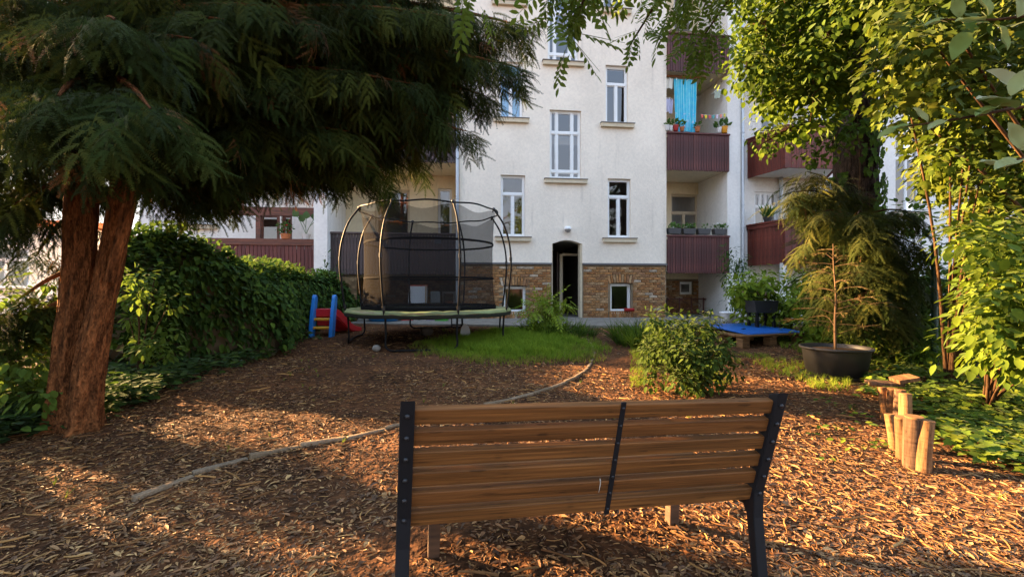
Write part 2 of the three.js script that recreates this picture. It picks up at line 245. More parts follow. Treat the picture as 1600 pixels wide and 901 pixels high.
{
  const B = building('apartment_building');
  B.userData.label = 'cream rendered apartment house with brick plinth, open cellar door and central bay';
  const uL = U(718), uR = U(1041.5), top = 15, pl = 1.60, back = -1.7, uA = U(515, 0.1), uZ = U(1137, 0);
  const w1L = rect(782.3, 820.5, 273.3, 369), w1R = rect(949.8, 985.7, 279, 371), w2L = rect(779.5, 817, 96, 184), w2R = rect(946.5, 981.5, 102, 192), w3R = rect(942, 977, -82, 14), w3L = rect(777, 815, -90, 2);
  const st1 = rect(859, 908, 172, 279), st2 = rect(856, 904, -20, 96), cL = rect(786, 822, 447, 488), cR = rect(954, 987, 443, 487);
  const dU0 = U(862.5), dU1 = U(910), dTop = V(886, 375);
  // door arch outline in the render above the plinth
  const ds = V(886, 381), arch = []; for (let i = 0; i <= 10; i++) { const t = i / 10; arch.push([dU0 + (dU1 - dU0) * t, ds + (dTop - ds) * Math.sin(Math.PI * t)]); }
  const front = shapeOf([[uL, pl], [dU0, pl], ...arch, [dU1, pl], [uR, pl], [uR, top], [uL, top]]);
  for (const h of [w1L, w1R, w2L, w2R, w3R, w3L, st1, st2]) { const p = new THREE.Path(); [[h.u0, h.v0], [h.u0, h.v1], [h.u1, h.v1], [h.u1, h.v0]].forEach((q, i) => i ? p.lineTo(...q) : p.moveTo(...q)); p.closePath(); front.holes.push(p); }
  mesh('wall', uvm(extr(front, 0.36).translate(0, 0, -0.36)), M.plaster, B);
  mesh('wall', [b2(uL, uL + 0.3, pl, top, back, -0.36), b2(uR - 0.3, uR, pl, top, back, -0.36)], M.plaster, B);
  // plinth: mortar bed behind the bricks
  mesh('plinth_bed', [wall(uL + 0.004, dU0 - 0.004, -0.3, pl, -0.012, 0.34, [{ u0: cL.u0, u1: cL.u1, v0: cL.v0, v1: cL.v1 + 0.02 }]), wall(dU1 + 0.004, uR - 0.004, -0.3, pl, -0.012, 0.34, [{ u0: cR.u0, u1: cR.u1, v0: cR.v0, v1: cR.v1 + 0.02 }]), b2(uL + 0.004, uL + 0.3, -0.3, pl, back, -0.352), b2(uR - 0.3, uR - 0.004, -0.3, pl, back, -0.352)], M.mortar, B);
  mesh('plinth_cap', [b2(uL - 0.03, dU0, pl - 0.03, pl + 0.02, -0.02, 0.05), b2(dU1, uR + 0.04, pl - 0.03, pl + 0.02, -0.02, 0.05)], M.lid, B);
  // bricks
  const bw = 0.238, bh = 0.064, pitch = 0.25, course = 0.0757, variants = [1, 0.49].map(k => [0, 1, 2, 3].map(i => { const g = rb(bw * k - (k < 1 ? 0.006 : 0), bh, 0.04, 0.006, 0, 0, 0, 1); return offuv(g, i * 0.37, i * 0.53); }));
  let made = 0; const rest = brickMats.map(() => []);
  const place = (g, u, v, w, rx = 0, ry = 0, rz = 0, part = true) => {
    const k = rnd() < 0.06 ? 6 : Math.floor(rnd() * 6), z = w + R(-0.003, 0.003);
    if (part && made < 300) { made++; const m = mesh('brick', g, brickMats[k], B); m.position.set(u, v, z); m.rotation.set(rx, ry, rz + R(-0.006, 0.006)); }
    else rest[k].push(g.clone().applyMatrix4(new THREE.Matrix4().makeRotationFromEuler(new THREE.Euler(rx, ry, rz)).setPosition(u, v, z)));
  };
  const clear = (u, v, list) => list.some(h => u > h.u0 - 0.09 && u < h.u1 + 0.09 && v > h.v0 - (h.low ?? 0.02) && v < h.v1 + (h.high ?? 0.2));
  const field = (u0, u1, v0, v1, w, holes, part) => {
    for (let r = 0, v = v0; v + course <= v1 + 0.01; r++, v += course) for (let u = u0 - (r % 2 ? pitch / 2 : 0), c = 0; u < u1 - 0.02; u += pitch, c++) {
      const a = Math.max(u, u0), b = Math.min(u + pitch, u1); if (b - a < 0.08) continue;
      const half = b - a < 0.2, uc = (a + b) / 2, vc = v + course / 2;
      if (clear(uc, vc, holes)) {                                                       // half bricks up to the opening
        for (const q of [a + (b - a) / 4, b - (b - a) / 4]) if (!half && !holes.some(h => q > h.u0 - 0.055 && q < h.u1 + 0.055 && vc > h.v0 - (h.low ?? 0.02) && vc < h.v1 + (h.high ?? 0.2))) place(variants[1][r % 4], q, vc, w, 0, 0, 0, part);
        continue;
      }
      place(variants[half ? 1 : 0][(r + c) % 4], uc, vc, w, 0, 0, 0, part);
    }
  };
  for (const c of [cL, cR]) {                                                           // soldier arch and brick sill round each cellar window
    const n = 10, cu = (c.u0 + c.u1) / 2, W = c.u1 - c.u0 + 0.16;
    for (let i = 0; i < n; i++) { const t = (i + 0.5) / n - 0.5; place(variants[0][i % 4], cu + t * W, c.v1 + 0.15 - t * t * 0.16, 0.004, 0, 0, Math.PI / 2 - t * 0.5); }
    for (let i = 0; i < 10; i++) place(variants[0][i % 4], c.u0 - 0.04 + (i + 0.5) / 10 * (c.u1 - c.u0 + 0.08), c.v0 - 0.09, 0.02, 0, 0, Math.PI / 2);
  }
  const cLh = { ...cL, low: 0.22, high: 0.27 }, cRh = { ...cR, low: 0.22, high: 0.27 };
  field(dU1 + 0.03, uR, 0.0, pl - 0.03, -0.008, [cRh], true);
  field(uL, dU0 - 0.03, 0.0, pl - 0.03, -0.008, [cLh], true);
  field(uA, uL, 0.0, 1.2, back + 0.004, [rect(700 - 10, 712, 455, 500, back)], false);
  field(uR, uZ + 0.8, 0.0, 1.2, back + 0.004, [rect(1063, 1083, 440, 460, back)], false);
  rest.forEach((l, i) => { if (l.length) { const m = mesh('bricks', l, brickMats[i], B); m.userData.kind = 'stuff'; } });
  // windows
  win(B, w1L, { rows: [0, 0.71, 1] }); win(B, w1R, { rows: [0, 0.71, 1] });
  win(B, w2L, { rows: [0, 0.75, 1], curtain: { mat: M.blueBlind } }); win(B, w2R, { rows: [0, 0.7, 1] }); win(B, w3R, {}); win(B, w3L, {});
  for (const s of [st1, st2]) win(B, s, { rows: [0, 0.09, 0.69, 1], cols: [[0, 0.2, 0.76, 1]], });
  win(B, cL, { rows: [0, 1], cols: [[0, 1]], sill: false, deep: 0.15 }); win(B, cR, { rows: [0, 1], cols: [[0, 1]], sill: false, deep: 0.15 });
  mesh('cellar_sill', [b2(cL.u0 - 0.02, cL.u1 + 0.02, cL.v0 - 0.05, cL.v0 - 0.002, -0.14, 0.03), b2(cR.u0 - 0.02, cR.u1 + 0.02, cR.v0 - 0.05, cR.v0 - 0.002, -0.14, 0.03)], M.frame, B);
  // door opening: jamb, threshold, passage, an inner door standing open
  mesh('door_jamb', [b2(dU0 - 0.03, dU0 + 0.03, 0, ds, -0.3, -0.05), b2(dU1 - 0.05, dU1 + 0.03, 0, ds, -0.3, -0.02)], M.sill, B);
  const leaf = mesh('door', rb(0.75, 1.98, 0.045, 0.006, 0.375, 1.0, 0), M.doorWood, B); leaf.position.set(dU0 + 0.36, 0.02, -0.9); leaf.rotation.y = 1.25;
  mesh('handle', [bx(0.12, 0.02, 0.02, 0.62, 1.03, 0.06), bx(0.02, 0.02, 0.06, 0.68, 1.03, 0.04)], M.zinc, leaf);
  mesh('door_frame', [b2(dU0 + 0.44, dU0 + 0.53, 0, 1.95, -1.0, -0.94), b2(dU0 + 0.53, dU1 + 0.2, 1.9, 1.97, -1.0, -0.94)], M.sill, B);
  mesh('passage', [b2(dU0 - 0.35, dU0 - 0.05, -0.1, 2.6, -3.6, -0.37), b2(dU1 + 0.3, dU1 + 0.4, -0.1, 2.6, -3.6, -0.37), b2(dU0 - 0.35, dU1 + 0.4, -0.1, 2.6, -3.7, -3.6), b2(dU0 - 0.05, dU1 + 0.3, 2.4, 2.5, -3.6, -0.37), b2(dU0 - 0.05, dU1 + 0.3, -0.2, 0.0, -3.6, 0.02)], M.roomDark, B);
  // rooms: floors and inner walls, so that daylight comes in only through the openings
  const rooms = [b2(U(140), uZ + 0.4, -0.3, top, -8, -7.7), b2(uL + 0.31, uR - 0.31, top - 0.3, top - 0.002, -7.7, -0.37)];
  for (const [v, h] of [[2.29, 0.07], [5.17, 0.25], [8.6, 0.25], [12.05, 0.25]]) rooms.push(b2(uL + 0.31, uR - 0.31, v, v + h, -7.69, -0.37));
  rooms.push(b2(U(842) - 0.05, U(842) + 0.05, 2.7, 14.6, -7.69, -0.37), b2(U(926) - 0.05, U(926) + 0.05, 2.7, 14.6, -7.69, -0.37));
  mesh('inner_wall', rooms, M.room, B);
  mesh('roof', b2(U(150) - 0.2, uZ + 0.6, top + 0.004, top + 0.3, -8.2, 0.35), M.lid, B);
  // recessed left side: back wall, slanting wall beside the bay, balconies
  const lw1 = rect(586, 640, 296, 398, back), lw2 = rect(684, 706, 294, 398, back), lw3 = rect(600, 650, 110, 205, back), lc = rect(690, 712, 455, 500, back);
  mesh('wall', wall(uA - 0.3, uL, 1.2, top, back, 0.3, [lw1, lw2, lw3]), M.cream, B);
  mesh('plinth_bed', wall(uA - 0.3, uL, -0.3, 1.2, back - 0.012, 0.3, [lc]), M.mortar, B);
  win(B, lw1, { rows: [0, 1], cols: [[0, 1]], sill: false, fmat: M.sill }); win(B, lw2, { rows: [0, 1], cols: [[0, 1]], sill: false }); win(B, lw3, { sill: false }); win(B, lc, { rows: [0, 1], cols: [[0, 1]], sill: false });
  const bL = (py0, py1) => boards(B, uA, uL - 0.02, V(616, py1, 0.02), V(616, py0, 0.02), 0.02, greyPlanks, 0.085, { slab: 1.7, soffit: M.cream });
  bL(366, 429); bL(184, 252); bL(18, 80);
  // recessed right side
  const rw1 = rect(1049, 1092, 303, 374, back), rw2 = rect(1070, 1105, 130, 212, back), rw3 = rect(1053, 1083, -40, 50, back), rc = rect(1063, 1083, 440, 460, back);
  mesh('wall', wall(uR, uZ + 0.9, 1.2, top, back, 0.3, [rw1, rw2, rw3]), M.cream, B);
  mesh('plinth_bed', wall(uR, uZ + 0.9, -0.3, 1.2, back - 0.012, 0.3, [rc]), M.mortar, B);
  win(B, rw1, { rows: [0, 0.6, 1], fmat: M.sill }); win(B, rw2, { sill: false }); win(B, rw3, { sill: true }); win(B, rc, { rows: [0, 1], cols: [[0, 1]], sill: false });
  const bR = (py0, py1) => boards(B, uR + 0.01, uZ + 0.03, V(1090, py1, 0.06), V(1090, py0, 0.06), 0.06, redPlanks, 0.083, {});
  bR(370, 427); bR(210, 267); bR(55, 113);
  // white party walls that stand out beside the balconies, with rainwater pipes
  mesh('party_wall', [b2(uZ, U(1158), -0.3, top, -7.7, 0.0)], M.whiteWall, B);
  mesh('party_wall', [b2(U(490, 0.3), uA - 0.01, -0.3, top, -7.7, 0.3)], M.whiteWall, B);
  for (const [px, w, r] of [[714.5, 0.09, 0.05], [1161, 0.04, 0.045]]) { const u = U(px, w); const pp = mesh('downpipe', tube([[u, 0.1, w], [u, 7, w], [u, top - 0.1, w]], r, 4, 10), M.zinc, B); for (const v of [1.2, 3.4, 5.6, 7.8]) { mesh('pipe_clip', new THREE.TorusGeometry(r + 0.006, 0.008, 6, 14).rotateX(Math.PI / 2).translate(u, v, w), M.zinc, pp); } }
  // lamp over the door
  const lu = U(886), lv = V(886, 359), lamp = mesh('door_lamp', lathe([[0, 0.09], [0.07, 0.085], [0.1, 0.05], [0.105, 0.01], [0.1, 0]], 20).translate(lu, lv, 0.1), M.frame, B);
  mesh('lamp_glass', lathe([[0.09, 0], [0.085, -0.03], [0.06, -0.07], [0, -0.09]], 20).translate(lu, lv - 0.002, 0.1), std(lin(0.3, 0.29, 0.27), 0.2), lamp);
  mesh('lamp_bracket', bx(0.07, 0.07, 0.06, lu, lv + 0.03, 0.028), M.frame, lamp);
}
{
  // house adjoining on the right: canted balconies
  const B = building('neighbouring_house'); B.userData.label = 'white apartment house on the right with angular red-brown wooden balconies';
  const w = -0.35, u0 = U(1163.5, w), u1 = u0 + 13, top = 15;
  const h1 = rect(1179, 1216, 300, 372, w), h2 = rect(1190, 1226, 130, 205, w), h3 = rect(1335, 1372, 240, 330, w), h4 = rect(1400, 1440, 210, 330, w), h5 = rect(1520, 1565, 210, 330, w), h6 = rect(1190, 1226, -20, 50, w), hs = [h1, h2, h3, h4, h5, h6];
  mesh('wall', wall(u0, u1, -0.3, top, w, 0.3, hs), M.whiteWall, B);
  mesh('inner_wall', [b2(u0, u1, -0.3, top, -7.5, -7.2), b2(u0, u1, top, top + 0.2, -7.5, w), ...[1.7, 5.1, 8.5].map(v => b2(u0, u1, v, v + 0.2, -7.19, w - 0.31))], M.room, B);
  win(B, h1, { rows: [0, 0.7, 1], cols: [[0, 0.5, 1], [0, 0.25, 0.5, 0.75, 1]], deep: 0.08 });
  for (const h of [h2, h3, h4, h5, h6]) win(B, h, { rows: [0, 0.7, 1] });
  mesh('downpipe', tube([[U(1221, w + 0.1), 1, w + 0.1], [U(1221, w + 0.1), 8, w + 0.1], [U(1221, w + 0.1), top, w + 0.1]], 0.06, 4, 10), M.zinc, B);
  const wf = 0.95, ua = U(1169, w), uc = U(1228, wf), ud = U(1306, wf), ue = ud + 0.8;
  for (const [py0, py1] of [[345, 412], [198, 262], [40, 105]]) {
    const v0 = V(1228, py1, wf), v1 = V(1228, py0, wf), b = new THREE.Group(); b.name = 'balcony'; B.add(b);
    const seg = (xa, za, xb, zb) => {
      const len = Math.hypot(xb - xa, zb - za), n = Math.round(len / 0.15), s = len / n, ang = -Math.atan2(zb - za, xb - xa), g = plankShape(s - 0.006, v1 - v0, 0);
      for (let i = 0; i < n; i++) { const m = mesh('plank', g, pick(cedarPlanks), b); const t = (i + 0.5) / n; m.position.set(xa + (xb - xa) * t, v0, za + (zb - za) * t); m.rotation.y = ang; }
      const r = mesh('rail', [rb(len + 0.06, 0.06, 0.14, 0.01, len / 2, 0.03, 0), rb(len, 0.1, 0.03, 0.005, len / 2, -0.06, 0.04)], cedarPlanks[0], b); r.position.set(xa, v1, za); r.rotation.y = ang;
    };
    seg(ua, w, uc, wf); seg(uc, wf, ud, wf); seg(ud, wf, ue, w);
    mesh('corner_post', rb(0.1, v1 - v0 + 0.02, 0.1, 0.01, uc, (v0 + v1) / 2, wf - 0.01), cedarPlanks[1], b);
    mesh('slab', uvm(extr(shapeOf([[ua, w + 0.01], [uc + 0.03, wf - 0.07], [ud, wf - 0.07], [ue - 0.05, w + 0.01]]), 0.16).rotateX(Math.PI / 2).translate(0, v0 + 0.2, 0)), M.whiteWall, b);
    if (py0 === 345) mesh('support', [b2(uc - 0.06, uc + 0.06, -0.2, v0 + 0.03, wf - 0.16, wf - 0.04)], M.whiteWall, b);
  }
}
{
  // house adjoining on the left, behind the yew
  const B = building('left_neighbouring_house'); B.name = 'adjoining_house'; B.userData.label = 'white house on the left behind the yew, red boarded balcony with wooden rail';
  const w = -1.3, u1 = U(490, 0.3) - 0.01, u0 = U(172, -0.2), top = 15;
  const a1 = rect(402, 437, 332, 420, w), a2 = rect(439, 456, 335, 420, w), hs = [a1, a2, rect(300, 330, 250, 350, w)];
  mesh('wall', wall(u0, u1, -0.3, top, w, 0.3, hs), M.whiteWall, B);
  mesh('inner_wall', [b2(u0, u0 + 0.3, -0.3, top, -7.5, w - 0.31), b2(u0, u1, -0.3, top, -7.8, -7.5), ...[0.9, 5].map(v => b2(u0 + 0.31, u1, v, v + 0.2, -7.49, w - 0.31))], M.whiteWall, B);
  const brown = std(lin(0.22, 0.075, 0.04), 0.55, { map: grainMap });
  win(B, a1, { sill: false, rows: [0, 1], cols: [[0, 1]], fmat: brown, bar: 0.1 }); win(B, a2, { sill: false, rows: [0, 1], cols: [[0, 1]], fmat: brown }); win(B, hs[2], {});
  const x0 = U(320, 0.1), va = V(415, 424, 0.1), vb = V(415, 383, 0.1);
  boards(B, x0, u1, va, vb, 0.1, redPlanks, 0.10, { railMat: brown, slab: 1.35, round: 0 });
  mesh('rail_board', rb(u1 - x0, 0.13, 0.05, 0.008, (x0 + u1) / 2, vb + 0.12, 0.03), brown, B);
  mesh('beam', [b2(x0, u1, V(430, 337, -0.3), V(430, 324, -0.3), -0.36, -0.24), b2(U(404, -0.3) - 0.06, U(404, -0.3) + 0.06, vb, V(430, 337, -0.3), -0.36, -0.24)], brown, B);
  const by = boards(B, x0, u1, va + 3.4, vb + 3.4, 0.1, redPlanks, 0.10, { railMat: brown, slab: 1.35, round: 0 });
}

// ---------- ground ----------
{
  const axis = (far, a, b, step) => { const l = []; for (const f of far) if (f < a) l.push(f); for (let x = a; x <= b + 1e-6; x += step) l.push(x); for (const f of far) if (f > b) l.push(f); return l; };
  const xs = axis([-400, -120, -50, -25, -14, 14, 25, 50, 120, 400], -9, 10, 0.085), ds = axis([-400, -100, -40, -15, -8, 20, 40, 100, 400], -4, 14, 0.085);
  const pos = [], uv = [], idx = [], nx = xs.length;
  ds.forEach((d, j) => xs.forEach((x, i) => {
    pos.push(x, gy(clamp(x, -30, 30), clamp(d, -20, 30)) + (n3(x * 6, d * 6, 17) - 0.5) * 0.014 * (d < 10.4 ? 1 : 0), -d); uv.push(x, d);
    if (i + 1 < nx && j + 1 < ds.length) { const o = j * nx + i; idx.push(o, o + 1, o + nx, o + 1, o + nx + 1, o + nx); }
  }));
  const g = new THREE.BufferGeometry(); g.setAttribute('position', new THREE.Float32BufferAttribute(pos, 3)); g.setAttribute('uv', new THREE.Float32BufferAttribute(uv, 2)); g.setIndex(idx); g.computeVertexNormals();
  const map = tex(1024, (u, v) => {
    const a = fbm(u * 6, v * 6, 6, 6, 5, 81), b = fbm(u * 70, v * 70, 70, 70, 3, 83), c = vnoise(u * 150, v * 150, 150, 150, 85);
    const k = 0.30 + 0.22 * (a - 0.5) + 0.30 * (b - 0.5) + (c > 0.9 ? 0.16 : 0); return [k * 1.05, k * 0.70, k * 0.44];
  });
  map.repeat.set(0.41, 0.41);
  const bump = tex(512, (u, v) => fbm(u * 50, v * 50, 50, 50, 4, 87), false); bump.repeat.set(0.7, 0.7);
  structure('ground', g, std(lin(1, 1, 1), 1, { map, bumpMap: bump, bumpScale: 0.02 }), 'brown earth of the garden');
  // paving along the house
  const pav = shapeOf([[-3.6, 11.3], [-1.5, 10.9], [0.6, 10.55], [3.4, 10.45], [6.2, 10.9], [8.2, 11.2], [8.4, 15.6], [-9, 15.6], [-9, 11.9]]);
  structure('pavement', uvm(extr(pav, 0.12, { bevelEnabled: true, bevelSize: 0.01, bevelThickness: 0.01, bevelSegments: 1 }).rotateX(-Math.PI / 2).translate(0, 0.40 - 0.10, 0)), M.concrete, 'grey concrete paving along the house wall');
}
// kerb stones
{
  const px = [[903, 521], [920, 534], [928, 548], [924, 566], [908, 584], [880, 599], [845, 612], [790, 626], [720, 641], [640, 660], [560, 681], [480, 696], [400, 714], [330, 734], [265, 760], [205, 783]];
  const c = new THREE.CatmullRomCurve3(px.map(([a, b]) => { const g = G(a, b); return new V3(g.x, 0, -g.d); })), len = c.getLength(), n = Math.round(len / 0.335);
  const k = thing('kerb_edging', 'curving row of narrow pale stone edging that divides grass from path', 'kerb', [0, 0, 0]);
  const mats = [[0.46, 0.36, 0.26], [0.39, 0.30, 0.21], [0.50, 0.40, 0.30]].map(q => std(lin(...q), 0.95, { map: concreteMap, bumpMap: rough512, bumpScale: 0.006 }));
  const geos = [0, 1, 2].map(i => offuv(rb(0.33, 0.16, 0.042, 0.01, 0, 0, 0, 1), i * 0.3, 0.2 * i));
  for (let i = 0; i < n; i++) { const t = (i + 0.5) / n, p = c.getPointAt(t), q = c.getTangentAt(t), m = mesh('kerb_stone', geos[i % 3], pick(mats), k); m.position.set(p.x, gy(p.x, -p.z) - 0.058 + R(-0.006, 0.006), p.z); m.rotation.set(R(-0.03, 0.03), Math.atan2(-q.z, q.x) + R(-0.03, 0.03), R(-0.02, 0.02)); }
}

// ---------- leaf shapes (tip along +y, face along +z, length 1) ----------
function bladeGeo(width, { segs = 4, fold = 0.12, curl = 0.1, peak = 0.4, serr = 0, wave = 0 } = {}) {
  const pos = [], idx = [];
  for (let i = 0; i <= segs; i++) {
    const t = i / segs, w = width / 2 * Math.pow(Math.sin(Math.PI * Math.pow(t, Math.log(0.5) / Math.log(peak))), 0.75) * (1 + serr * (i % 2 ? 1 : -1)) || 0, z = -curl * t * t + wave * Math.sin(t * 9);
    pos.push(-w, t, z + fold * w, 0, t, z - fold * w, w, t, z + fold * w);
    if (i < segs) { const o = i * 3; idx.push(o, o + 1, o + 3, o + 1, o + 4, o + 3, o + 1, o + 2, o + 4, o + 2, o + 5, o + 4); }
  }
  const g = new THREE.BufferGeometry(); g.setAttribute('position', new THREE.Float32BufferAttribute(pos, 3)); g.setIndex(idx); g.computeVertexNormals(); return g;
}
function lobedGeo(pts, fold = 0.15) {          // a lobed leaf from half an outline, fanned from the midrib
  const pos = [0, 0.08, 0], idx = [], full = [...pts, ...pts.slice(1, -1).reverse().map(([x, y]) => [-x, y])];
  full.forEach(([x, y]) => pos.push(x, y, Math.abs(x) * fold - y * y * 0.12));
  for (let i = 0; i < full.length; i++) idx.push(0, 1 + i, 1 + (i + 1) % full.length);
  const g = new THREE.BufferGeometry(); g.setAttribute('position', new THREE.Float32BufferAttribute(pos, 3)); g.setIndex(idx); g.computeVertexNormals(); return g;
}
const leafOvate = bladeGeo(0.58, { peak: 0.38 }), leafLance = bladeGeo(0.3, { peak: 0.42 }), leafRound = bladeGeo(0.85, { peak: 0.42, curl: 0.2, fold: 0.08 });
const leafIvy = lobedGeo([[0, 0], [0.28, -0.06], [0.46, 0.2], [0.26, 0.36], [0.3, 0.62], [0.13, 0.68], [0, 1]]);
const leafMaple = lobedGeo([[0, 0], [0.22, -0.02], [0.5, 0.16], [0.36, 0.34], [0.52, 0.66], [0.22, 0.6], [0, 1]]);
const leafPinnate = (() => {                    // ash-like compound leaf
  const l = [], leaflet = bladeGeo(0.40, { segs: 3, peak: 0.45 });
  l.push(merge([new THREE.CylinderGeometry(0.004, 0.008, 1, 4).translate(0, 0.5, 0)]));
  for (let i = 0; i < 5; i++) for (const s of [-1, 1]) { const t = 0.2 + i * 0.16; l.push(leaflet.clone().scale(0.26, 0.26, 0.26).rotateX(-0.25).rotateZ(-s * 1.05).translate(s * 0.01, t, -t * t * 0.12)); }
  l.push(leaflet.clone().scale(0.28, 0.28, 0.28).translate(0, 0.96, -0.11));
  l.forEach(g => g.deleteAttribute('uv')); return mergeGeometries(l.map(g => g.index ? g.toNonIndexed() : g));
})();
const deadA = bladeGeo(0.27, { segs: 4, curl: 0.16, fold: 0.3 }), deadB = bladeGeo(0.55, { segs: 5, curl: 0.2, fold: 0.25, wave: 0.03 }), chip = (() => { const g = new THREE.CylinderGeometry(0.03, 0.045, 1, 5, 3).translate(0, 0.5, 0), p = g.attributes.position; for (let i = 0; i < p.count; i++) p.setX(i, p.getX(i) + 0.12 * Math.sin(p.getY(i) * 3)); g.deleteAttribute('uv'); g.computeVertexNormals(); return g; })();
const tuftGeo = (() => { const l = []; for (let i = 0; i < 9; i++) { const a = i * 2.4, h = 0.6 + 0.4 * hash(i, 3, 5), b = bladeGeo(0.045, { segs: 3, peak: 0.25, curl: 0.35 + 0.4 * hash(i, 7, 2), fold: 0.3 }).toNonIndexed(); l.push(b.scale(h, h, h).rotateY(a).translate(0.05 * Math.cos(a * 1.7), 0, 0.05 * Math.sin(a * 1.7))); } return mergeGeometries(l); })();

// ---------- leaf litter, twigs, grass ----------
const gp = (x, d, lift = 0) => new V3(x, gy(x, d) + lift, -d);
function inGrass(x, d) { const cx = 0.1, cd = 8.4, q = Math.hypot((x - cx) / 1.75, (d - cd) / 1.9); return q + (n3(x * 1.3, d * 1.3, 23) - 0.5) * 0.7; }
{
  const tan = [[0.42, 0.225, 0.08], [0.31, 0.15, 0.055], [0.21, 0.098, 0.038], [0.14, 0.066, 0.028], [0.50, 0.30, 0.115], [0.25, 0.125, 0.05], [0.13, 0.07, 0.032], [0.10, 0.052, 0.026]];
  const A = [], B = [], C = [];
  for (let i = 0; i < 170000; i++) {
    const d = 1.3 + Math.pow(rnd(), 1.75) * 9.4, x = R(-1, 1) * (d * 1.16 + 0.4);
    if (x < -4.6 || x > 6.4) continue;
    const dens = -0.25 + 2.0 * n3(x * 0.9, d * 0.9, 29) - 0.3 * sstep(4, 9, d);
    if (rnd() > dens || inGrass(x, d) < 0.8 && rnd() < 0.75) continue;
    const big = rnd() < 0.1, s = (big ? R(0.05, 0.085) : 0.016 + 0.034 * rnd() * rnd() + R(0, 0.012)) * (d > 5 ? 1.1 : 1), a = R(0, 6.283), t = new V3(Math.cos(a), R(-0.10, 0.14), Math.sin(a)), n = new V3(gauss() * 0.28, 1, gauss() * 0.28);
    const c = vary(tan, 0.4).multiplyScalar(0.92), o = { p: gp(x, d, R(0.003, 0.013)), t, n, s, c }, r = rnd();
    if (r < 0.62) A.push(o); else if (r < 0.8) B.push({ ...o, s: s * 0.8 }); else C.push({ ...o, s: s * R(0.8, 2.2), w: 0.7 });
  }
  const dm = std(0xffffff, 0.75, { side: THREE.DoubleSide });
  tag(instances('narrow_fallen_leaves', deadA, dm, A, scene), 'narrow dry brown leaves scattered over the earth', 'leaf litter');
  tag(instances('broad_fallen_leaves', deadB, dm, B, scene), 'broad curled dry leaves scattered over the earth', 'leaf litter');
  tag(instances('fallen_twigs', chip, std(0xffffff, 0.9), C, scene), 'thin brown twigs and bark strips scattered over the earth', 'leaf litter');
  // a few longer sticks one can pick out
  const gm = leafMat(0.35), T = [], lime = [[0.21, 0.32, 0.024], [0.28, 0.37, 0.032], [0.14, 0.24, 0.02]], dry = [[0.26, 0.27, 0.045], [0.17, 0.22, 0.03]];
  for (let i = 0; i < 30000; i++) {
    const x = R(-2.6, 2.2), d = R(6.2, 10.5), q = inGrass(x, d), edge = x > 1.72 - Math.pow((d - 8.2) / 2.4, 2) * 0.9; if (edge || q > 1.05 || rnd() > sstep(1.05, 0.35, q) + 0.06) continue;
    T.push({ p: gp(x, d, -0.005), t: new V3(gauss() * 0.25, 1, gauss() * 0.25), n: new V3(gauss(), 0, gauss()), s: R(0.06, 0.15) * (q < 0.6 ? 1.15 : 0.75), c: vary(q < 0.75 ? lime : dry, 0.2) });
  }
  tag(instances('lawn_grass', tuftGeo, gm, T, scene), 'bright green grass patch inside the kerb beside the trampoline', 'grass');
  const T2 = [];
  for (let i = 0; i < 9000; i++) {
    const px = R(985, 1330), py = R(522, 612), g = G(px, py); if (n3(g.x * 1.6, g.d * 1.6, 47) < 0.5 || py > 560 && rnd() < 0.6) continue;
    T2.push({ p: gp(g.x, g.d, -0.005), t: new V3(gauss() * 0.4, 1, gauss() * 0.4), n: new V3(gauss(), 0, gauss()), s: R(0.04, 0.11), c: vary(dry.concat(lime), 0.25) });
  }
  tag(instances('thin_grass', tuftGeo, gm, T2, scene), 'thin yellowish grass between the blue lid and the black tub', 'grass');
  const T3 = [];
  for (let i = 0; i < 420; i++) { const x = R(-3.4, 4), d = R(2.6, 9.5); if (n3(x * 2, d * 2, 53) < 0.62) continue; T3.push({ p: gp(x, d, -0.005), t: new V3(gauss() * 0.5, 1, gauss() * 0.5), n: new V3(gauss(), 0, gauss()), s: R(0.03, 0.08), c: vary(dry.concat(lime), 0.25) }); }
  tag(instances('sparse_grass', tuftGeo, gm, T3, scene), 'sparse single grass tufts on the trodden earth', 'grass');
}

